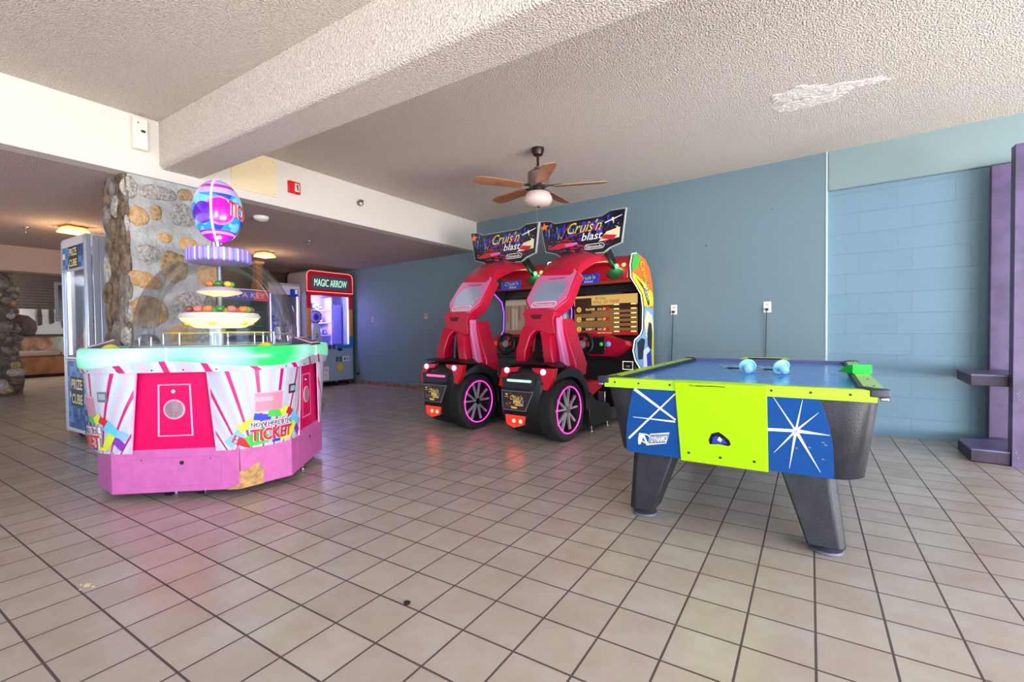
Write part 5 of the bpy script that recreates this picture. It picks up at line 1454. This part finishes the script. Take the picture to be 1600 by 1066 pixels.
# ---------------------------------------------------------------- arrow game, front facing the room
M_CABG = P('blue_grey_cabinet', (150, 166, 190), .4)
M_VLIT = P('violet_lit_interior', (222, 214, 250), .5)
MX, MY, MW = -7.95, 5.86, .515
ma = thing('arrow_prize_machine', 'prize game cabinet with a red header and green sign reading MAGIC ARROW', 'arcade machine', (MX, MY, 0), R(90))
# frame: x along the front towards the teal wall, y inwards (away from the room), z up
mb = MB().box((0, .30, .42), (2 * MW, .60, .64), M_CABG)
for x in (-MW + .02, MW - .02):
    mb.box((x, .30, 1.28), (.04, .60, 1.10), M_CABG)
mb.box((0, .585, 1.28), (2 * MW, .03, 1.10), M_VLIT)
mb.prism(arc(-MW + .09, 2.14, .09, 180, 90, 6) + arc(MW - .09, 2.14, .09, 90, 0, 6) + [(MW, 1.81), (-MW, 1.81)], (0, 0, 0), X_, Z_, Y_, 0, .60, P('cabinet_grey_side', (150, 140, 150), .5))
mb.build('cabinet', ma, 40, .004)
mb = MB()
top = arc(-MW + .09, 2.14, .09, 180, 90, 6) + arc(MW - .09, 2.14, .09, 90, 0, 6)
mb.prism(top + [(MW, 1.835), (-MW, 1.835)], (0, 0, 0), X_, Z_, NEG, 0, .02, P('header_red', (190, 16, 44), .3, coat=.4))
mb.tube([(a, -.02, b) for a, b in top + [(MW, 1.84), (-MW, 1.84)]], .009, P('pink_edge_light', (250, 150, 150), .3, emit=1.0, ecol=(250, 120, 110)), 6, True)
mb.prism([(-.42, 1.93), (-.39, 1.89), (.39, 1.89), (.42, 1.93), (.42, 2.10), (.39, 2.14), (-.39, 2.14), (-.42, 2.10)], (0, -.02, 0), X_, Z_, NEG, 0, .008, P('sign_slate', (88, 92, 112), .3))
for off, sz, m in ((.0095, .14, P('sign_mint_glow', (190, 255, 214), .3, emit=1.0)),):
    for dx in ((-.008, .008) if sz > .15 else (0,)):
        mb.text('MAGIC ARROW', (dx, -.02, 2.015), X_, Z_, NEG, sz, m, off, .1, .76 if sz > .15 else .74, bold=.0)
mb.build('header_sign', ma, 40)
mb = MB()     # coloured window frame: red, ochre, blue bands
for z0, z1, c in ((1.52, 1.835, (190, 16, 44)), (.98, 1.52, (206, 140, 60)), (.80, .98, (40, 120, 200))):
    for x in (-1, 1):
        mb.prism([(x * MW, z0), (x * (MW - .085), z0), (x * (MW - .085), z1), (x * MW, z1)][::x], (0, 0, 0), X_, Z_, NEG, -.02, .012, P('frame_%d' % c[0], c, .3, coat=.3))
mb.prism([(-MW, 1.77), (MW, 1.77), (MW, 1.836), (-MW, 1.836)], (0, 0, 0), X_, Z_, NEG, -.02, .011, P('frame_190', (190, 16, 44), .3))
mb.prism([(.12, .74), (MW, .74), (MW, .81), (.12, .81)], (0, 0, 0), X_, Z_, NEG, -.02, .012, P('frame_40', (40, 120, 200), .3))
mb.build('window_frame', ma, 40, .003)
MB().box((0, .002, 1.29), (.86, .006, .96), glass('cabinet_glass')).build('window_pane', ma)
for z, nm in ((1.795, 0),):
    MB().box((0, .10, 1.80), (.84, .05, .02), P('violet_tube', (220, 200, 255), .3, emit=26.0, ecol=(170, 150, 255))).build('light_tube', ma)
for x in (-.425, .425):
    MB().box((x, .03, 1.29), (.012, .02, .94), P('violet_edge_tube', (230, 214, 255), .3, emit=7.0, ecol=(190, 170, 255))).build('light_tube', ma)
mb = MB()
for z in (1.50, 1.25, 1.0):
    mb.box((-.02, .40, z), (.42, .34, .015), M_VLIT)
mb.box((.19, .40, 1.28), (.012, .34, .96), M_VLIT)
mb.build('shelves', ma)
MB().box((.32, .38, 1.22), (.21, .30, .80), P('inner_locker', (130, 128, 190), .4)).build('inner_locker', ma, 40, .004)
mb = MB()     # arrow wheel on a pale figure
cw = Vector((-.29, .07, 1.36))
for i in range(16):
    a = 2 * PI * i / 16
    mb.box(cw + X_ * (.115 * math.cos(a)) + Z_ * (.115 * math.sin(a)), (.038, .02, .038), (PRN['pink'], PRN['purple'])[i % 2])
mb.lathe([(.105, 0), (.10, .018), (0, .022)], cw, P('wheel_lilac', (206, 190, 246), .3), 28, X_, Z_, NEG)
mb.lathe([(.062, .02), (.055, .03), (0, .032)], cw, P('wheel_blue', (40, 50, 210), .3, emit=.3), 24, X_, Z_, NEG)
mb.build('arrow_wheel', ma)
mb = MB().loft([[(cw.x - .12, .05, .80), (cw.x + .12, .05, .80), (cw.x + .12, .12, .80), (cw.x - .12, .12, .80)], [(cw.x - .10, .05, 1.05), (cw.x + .11, .05, 1.05), (cw.x + .11, .12, 1.05), (cw.x - .10, .12, 1.05)], [(cw.x - .05, .06, 1.24), (cw.x + .06, .06, 1.24), (cw.x + .06, .11, 1.24), (cw.x - .05, .11, 1.24)]], P('figure_pale', (238, 232, 246), .5))
for z in (1.02, .97):
    mb.blob((cw.x + .01, .045, z), (.022, .01, .018), PRN['red'], 0, 1)
mb.box((cw.x - .05, .048, .86), (.10, .01, .12), PRN['blue'])
mb.build('wheel_stand', ma, 40, .01)
PC = [('grey', (90, 84, 120)), ('white', (224, 220, 240)), ('blue', (70, 90, 190)), ('violet', (150, 110, 200)), ('dark', (48, 44, 70)), ('pale blue', (150, 180, 230))]
rot = Matrix.Rotation(R(90), 3, 'Z')
for i, (x, z, w, h, c, nm) in enumerate(((-.16, 1.508, .06, .13, 0, 'grey boxed prize on the top shelf, left'), (-.08, 1.508, .08, .11, 1, 'white boxed prize in the middle of the top shelf'), (.0, 1.508, .05, .10, 0, 'grey boxed prize at the right end of the top shelf'),
                                        (-.10, 1.258, .05, .05, 4, 'small dark boxed prize left on the middle shelf'), (.0, 1.258, .07, .07, 3, 'violet boxed prize on the middle shelf'),
                                        (-.15, 1.008, .07, .15, 2, 'tall blue boxed prize on the bottom shelf'), (-.03, 1.008, .11, .13, 5, 'pale blue boxed prize on the bottom shelf'), (.09, 1.008, .05, .10, 2, 'small blue boxed prize at the right of the bottom shelf'))):
    m = P('prize_' + PC[c][0].replace(' ', '_'), PC[c][1], .4)
    o = MB().box((0, 0, h / 2), (w, .10, h), m).box((0, -.051, h * .55), (w * .7, .002, h * .35), PRN['white'] if c != 1 else PRN['purple']).build('boxed_prize', None, 30, .002)
    o.location = rot @ Vector((x, .36, z)) + Vector((MX, MY, 0)); o.rotation_euler = (0, 0, R(90))
    tag(o, nm + ' of the arrow game', 'boxed prize', 'prizes on the arrow game shelves')
for i in range(3):
    MB().box((-.04 + .10 * i, -.002, .77), (.085, .012, .09), P('slate_keys', (70, 84, 110), .4)).build('keypad', ma, 30, .004)
for x in (.13, .21):
    MB().box((x, -.003, .52), (.055, .012, .10), P('slate_keys', (70, 84, 110), .4)).build('coin_slot', ma, 30, .004)
MB().box((.19, -.012, .715), (.08, .03, .05), M_BLACK).build('latch', ma, 30, .004)
mb = MB().box((.335, -.004, .525), (.14, .012, .09), PRN['white']).box((.335, -.0105, .525), (.10, .004, .055), PRN['dark']).box((.34, -.013, .525), (.05, .003, .03), PRN['cream'])
mb.build('instruction_plate', ma, 30)
MB().lathe([(.075, 0), (.07, .012), (.05, .014), (.05, .018), (0, .02)], (.20, -.001, .355), P('lock_yellow', (232, 190, 40), .35), 26, X_, Z_, NEG).build('round_lock', ma)
mb = MB().box((-.15, -.003, .26), (.16, .008, .26), PRN['white'])
mb.text('ME', (-.14, -.0075, .33), X_, Z_, NEG, .06, PRN['pink'], .0006).text('!', (-.14, -.0075, .22), X_, Z_, NEG, .07, PRN['dark'], .0006)
mb.build('poster', ma)
point('arrow_game_fill', (MX - .22, MY - .05, 1.66), 7, (.80, .74, 1.0), .08)  # added fill inside the cabinet, on top of its tubes
point('arrow_game_glow', (MX - .10, MY - .22, 1.30), 60, (.42, .26, 1.0), .06)
for x, y in ((-.42, .07), (.42, .07), (-.42, .53), (.42, .53), (.15, .07)):
    mb = MB().cyl((x - .012, y, .034), (x + .012, y, .034), .034, M_BLACK, 14).box((x, y, .085), (.05, .05, .04), M_STEEL)
    mb.build('caster', ma)
MB().box((0, .32, .085), (.95, .5, .03), M_BLACK).build('plinth', ma)

# ---------------------------------------------------------------- cabinets seen through the dome
M_DKWOOD = P('dark_brown_wood', (52, 34, 30), .6, noise=(5, .3))
struct('wall_left', MB().box((-8.95, 5.0, ZL / 2), (.12, 3.4, ZL), P('brown_panelling', (112, 84, 74), .7, noise=(3, .3))), 'dim brown wall behind the prize cabinets')
o = thing('plush_prize_machine', 'grey sided prize cabinet with violet lit window between the key game and the arrow game', 'arcade machine', (-8.12, 5.02, 0), R(90))
mb = MB().box((0, .28, .45), (.62, .56, .86), P('cabinet_grey_side', (150, 140, 150), .5))
for x in (-.295, .295):
    mb.box((x, .28, 1.40), (.03, .56, 1.06), P('cabinet_grey_side', (150, 140, 150), .5))
mb.box((0, .55, 1.4), (.6, .02, 1.06), M_VLIT).box((0, .28, 1.94), (.62, .56, .06), P('cabinet_grey_side', (150, 140, 150), .5))
mb.build('cabinet', o, 40, .004)
MB().box((0, -.003, 1.33), (.56, .006, .88), glass('cabinet_glass')).build('window_pane', o)
mb = MB().box((0, -.003, 1.84), (.60, .01, .16), P('pale_header', (196, 190, 226), .4)); mb.box((.18, -.010, 1.80), (.16, .004, .14), PRN['blue']).box((.22, -.013, 1.82), (.05, .003, .08), PRN['white'])
mb.build('header_panel', o)
for x in (-.26, .26):
    MB().box((x, .03, 1.36), (.012, .02, .9), P('violet_edge_tube', (230, 214, 255), .3, emit=4.0)).build('light_tube', o)
plush((-8.25, 5.16, .882), (196, 130, 210), (120, 110, 220), 90, 1.4, 'lilac plush toy low in the violet lit cabinet beside the arrow game', None)
plush((-8.48, 4.97, .882), (130, 140, 226), (226, 220, 246), 90, 2.1, 'tall blue plush toy in the violet lit cabinet beside the arrow game', None)
o = thing('key_prize_machine', 'dim cabinet with a violet to red banner ending in A KEY, seen through the dome', 'arcade machine', (-8.12, 4.21, 0), R(90))
mb = MB().box((0, .28, .40), (1.0, .56, .76), P('cabinet_dark_teal', (70, 84, 96), .5)).box((0, .55, 1.3), (1.0, .02, 1.05), P('inner_teal', (110, 140, 144), .5))
for x in (-.485, .485):
    mb.box((x, .28, 1.28), (.03, .56, 1.02), P('cabinet_dark_teal', (70, 84, 96), .5))
mb.box((0, .28, 1.80), (1.0, .56, .05), P('cabinet_dark_teal', (70, 84, 96), .5))
mb.build('cabinet', o, 40, .004)
mb = MB().prism([(-.50, 1.62), (.50, 1.62), (.50, 1.80), (-.50, 1.80)], (0, 0, 0), X_, Z_, NEG, 0, .014, P('banner_violet', (84, 74, 168), .3, emit=.15))
mb.poly([(.22, -.0146, 1.62), (.5, -.0146, 1.62), (.5, -.0146, 1.80), (.28, -.0146, 1.80)], P('banner_red', (196, 74, 90), .3, emit=.15))
mb.text('TURN A KEY', (0.02, -.0146, 1.71), X_, Z_, NEG, .085, E_('banner_text', (232, 226, 250), .5), .001, 0, .82)
mb.tube([(-.5, -.015, 1.805), (.5, -.015, 1.805)], .006, PRN['white'], 6)
mb.build('banner', o)
mb = MB()
for i in range(3):
    mb.box((0, .3, .95 + .24 * i), (.94, .4, .012), P('inner_teal', (110, 140, 144), .5))
mb.build('shelves', o)
MB().box((0, -.001, 1.2), (.94, .006, .80), glass('cabinet_glass')).build('window_pane', o)
KP = (1, 3, 5, 0, 2, 4, 1, 3)
for i in range(8):
    k = i % 4; r_ = i // 4
    q = MB().box((0, 0, .07), (.10, .10, .14), P('prize_' + PC[KP[i]][0].replace(' ', '_'), PC[KP[i]][1], .4)).build('boxed_prize', None, 30, .003)
    q.location = Matrix.Rotation(R(90), 3, 'Z') @ Vector((-.33 + .22 * k, .28, .957 + .24 * r_)) + Vector((-8.12, 4.21, 0)); q.rotation_euler = (0, 0, R(90))
    tag(q, PC[KP[i]][0] + ' boxed prize on the ' + ('lower', 'upper')[r_] + ' shelf of the dim key game', 'boxed prize', 'prizes in the key game')
o = thing('wooden_cupboard', 'dark brown wall cupboard high behind the key game under the low ceiling', 'cupboard', (-8.80, 5.35, 1.72), R(90))
MB().box((0, .0, .27), (.9, .14, .50), M_DKWOOD).build('carcass', o, 30, .004)
for x in (-.22, .22):
    MB().box((x, -.078, .27), (.40, .014, .44), P('cupboard_door_brown', (62, 38, 34), .5)).build('door', o, 30, .004)
o = thing('wooden_block', 'orange brown wooden block standing on the key game beside the ceiling light', 'wooden block', (-8.30, 4.625, 1.825), R(90))
MB().box((0, 0, .23), (.11, .14, .46), P('orange_timber', (186, 112, 50), .5, noise=(8, .25))).build('shaft', o, 40, .005)
MB().box((0, 0, .485), (.16, .18, .05), P('pale_timber', (214, 170, 130), .6)).build('capital', o, 40, .005)

# ---------------------------------------------------------------- the lounge beyond, at the far left
struct('trim_2', MB().box((-9.8, 2.6, 2.18), (.30, 9.0, .38), P('header_taupe', (176, 148, 132), .8)), 'taupe header beam at the end of the low ceiling')
struct('wall_far', MB().box((-19.6, 4.0, 2.0), (.2, 12.0, 4.0), P('far_wall_white', (206, 210, 218), .8)), 'pale far wall of the lounge')
mb = MB().prism([(-19.6, 3.9), (-9.9, 2.36), (-9.9, 2.46), (-19.6, 4.0)], (0, -2.0, 0), X_, Z_, Y_, 0, 12.0, P('tan_sloped_ceiling', (176, 152, 124), .9))
struct('ceiling_far', mb, 'tan sloped ceiling of the lounge')
mb = MB()
for i in range(14):
    z = 1.72 + .07 * i
    mb.prism([(2.4 - .16 * i, 0), (7.5, 0), (7.5, .064), (2.55 - .16 * i, .064)], (-16.2, 0, z), Y_, Z_, X_, 0, .06, P('charcoal_slats', (62, 54, 54), .7))
struct('trim_3', mb, 'charcoal slatted gable above the lounge')
mb = MB().box((-19.4, 3.38, 1.55), (.06, .5, 1.1), P('bright_window', (255, 246, 226), .5, emit=4.5))
struct('window_1', mb, 'blown out bright window at the back of the lounge')
M_LOW = P('rubble_wall', (124, 92, 74), .9, noise=(5, .5, (176, 140, 110)), bump=(14, .8, .03))
struct('wall_low', MB().box((-18.6, 4.0, .52), (.3, 6.4, 1.04), M_LOW).box((-18.6, 4.0, 1.07), (.42, 6.4, .06), P('dark_ledge', (46, 40, 40), .5)), 'low rubble stone wall with a dark ledge in the lounge')
sf = thing('wooden_sofa', 'wood sided lounge sofa seen beyond the far stone column', 'sofa', (-16.9, 3.62, 0))
mb = MB().box((0, 0, .30), (.9, 1.25, .46), P('sofa_wood', (158, 104, 62), .5, noise=(4, .25)), 0, (1.0, 1.12)).box((0, 0, .04), (.8, 1.1, .06), M_BLACK)
mb.box((0, 0, .535), (.92, 1.42, .05), P('sofa_rim_wood', (112, 66, 40), .45))
mb.build('wood_base', sf, 40, .02)
MB().box((.05, .45, .75), (.8, .16, .55), P('sofa_cushion_grey', (176, 178, 168), .9, noise=(4, .15)), 0, (1, .8)).build('back_cushion', sf, 40, .05)
MB().box((.05, -.1, .60), (.8, .9, .12), P('sofa_seat_grey', (150, 142, 136), .9)).build('seat_cushion', sf, 40, .03)
mb = MB().prism([(.42, .5), (.62, .55), (.78, .98), (.70, 1.0)], (0, 0, 0), Y_, Z_, X_, -.42, .42, P('sofa_wood', (158, 104, 62), .5))
mb.build('back_frame', sf, 40, .02)
vs = thing('covered_basket', 'dark domed basket with a tan neck on the lounge ledge', 'basket', (-18.55, 3.62, 1.10))
MB().lathe([(.32, 0), (.37, .15), (.34, .36), (.2, .52), (0, .56)], (0, 0, 0), P('basket_brown', (70, 52, 46), .8, noise=(16, .5)), 24).build('body', vs)
MB().cyl((-.02, -.05, .5), (-.02, -.05, .95), .09, P('basket_tan', (176, 128, 92), .7), 14).build('neck', vs)
for i in range(6):
    y = 4.25 + .27 * i
    o = MB().prism([(-.04, 0), (.04, .03), (.05, .30), (.02, .60), (-.03, .62), (-.05, .3)], (-19.44, y, 1.35 + .07 * math.sin(i * 2)), Y_, Z_, X_, -.03, .03, P('dark_carving', (62, 56, 60), .7)).build('wall_carving', None, 40, .01)
    tag(o, ['first', 'second', 'third', 'fourth', 'fifth', 'sixth'][i] + ' dark slim carving from the left on the pale lounge wall', 'wall ornament', 'dark carvings on the lounge wall')
tvs = thing('television_stand', 'rolling metal stand with a framed television behind the prize tower', 'television stand', (-13.2, 3.62, 0), R(70))
mb = MB()
for x in (-.28, .28):
    mb.tube([(x, 0, .10), (x, 0, 1.42), (x * .9, -.04, 1.5)], .025, M_STEEL, 8)
for z in (.42, .95):
    mb.tube([(-.28, 0, z), (.28, 0, z)], .018, P('stand_cream', (206, 190, 164), .5), 8)
mb.box((0, 0, .16), (.7, .4, .06), M_STEEL).box((0, 0, 1.32), (.66, .30, .05), P('stand_grey', (96, 94, 98), .5))
mb.build('frame', tvs, 40)
MB().box((0, 0, 1.76), (.98, .10, .82), P('television_bezel', (150, 146, 150), .4)).box((0, -.054, 1.76), (.86, .012, .70), P('television_dark', (44, 28, 34), .2)).build('television', tvs, 40, .01)
for x in (-.28, 0, .28):
    MB().cyl((x - .06, -.1, .075), (x + .06, -.1, .075), .075, M_BLACK, 16).build('wheel', tvs)
point('lounge_lamp', (-15.0, 2.2, 2.3), 90, (1.0, .86, .68), .3)
point('lounge_lamp', (-17.0, 5.2, 2.2), 90, (1.0, .92, .82), .3)

# ---------------------------------------------------------------- small things on the floor
o = MB().blob((0, 0, 0), (.014, .012, .007), M_BLACK, .2, 2).build('floor_scrap'); o.location = (-1.311, 1.283, .0055)
tag(o, 'tiny dark scrap lying on the tile floor before the racing simulators', 'scrap')
mb = MB()
for i, (dx, dy, r) in enumerate(((0, 0, .017), (.035, .01, .008), (-.03, -.012, .006), (.02, -.028, .005))):
    mb.prism([(dx + r * (1 + .3 * math.sin(3 * q + i)) * math.cos(2 * PI * q / 11), dy + .7 * r * (1 + .3 * math.cos(2 * q)) * math.sin(2 * PI * q / 11)) for q in range(11)], (0, 0, 0), X_, Y_, Z_, 0, .0012, P('dried_spill', (240, 216, 170), .25))
o = mb.build('dried_spill'); o.location = (-2.56, .676, .0004)
tag(o, 'small pale dried spill on the tile floor in front of the pink ticket game', 'spill')
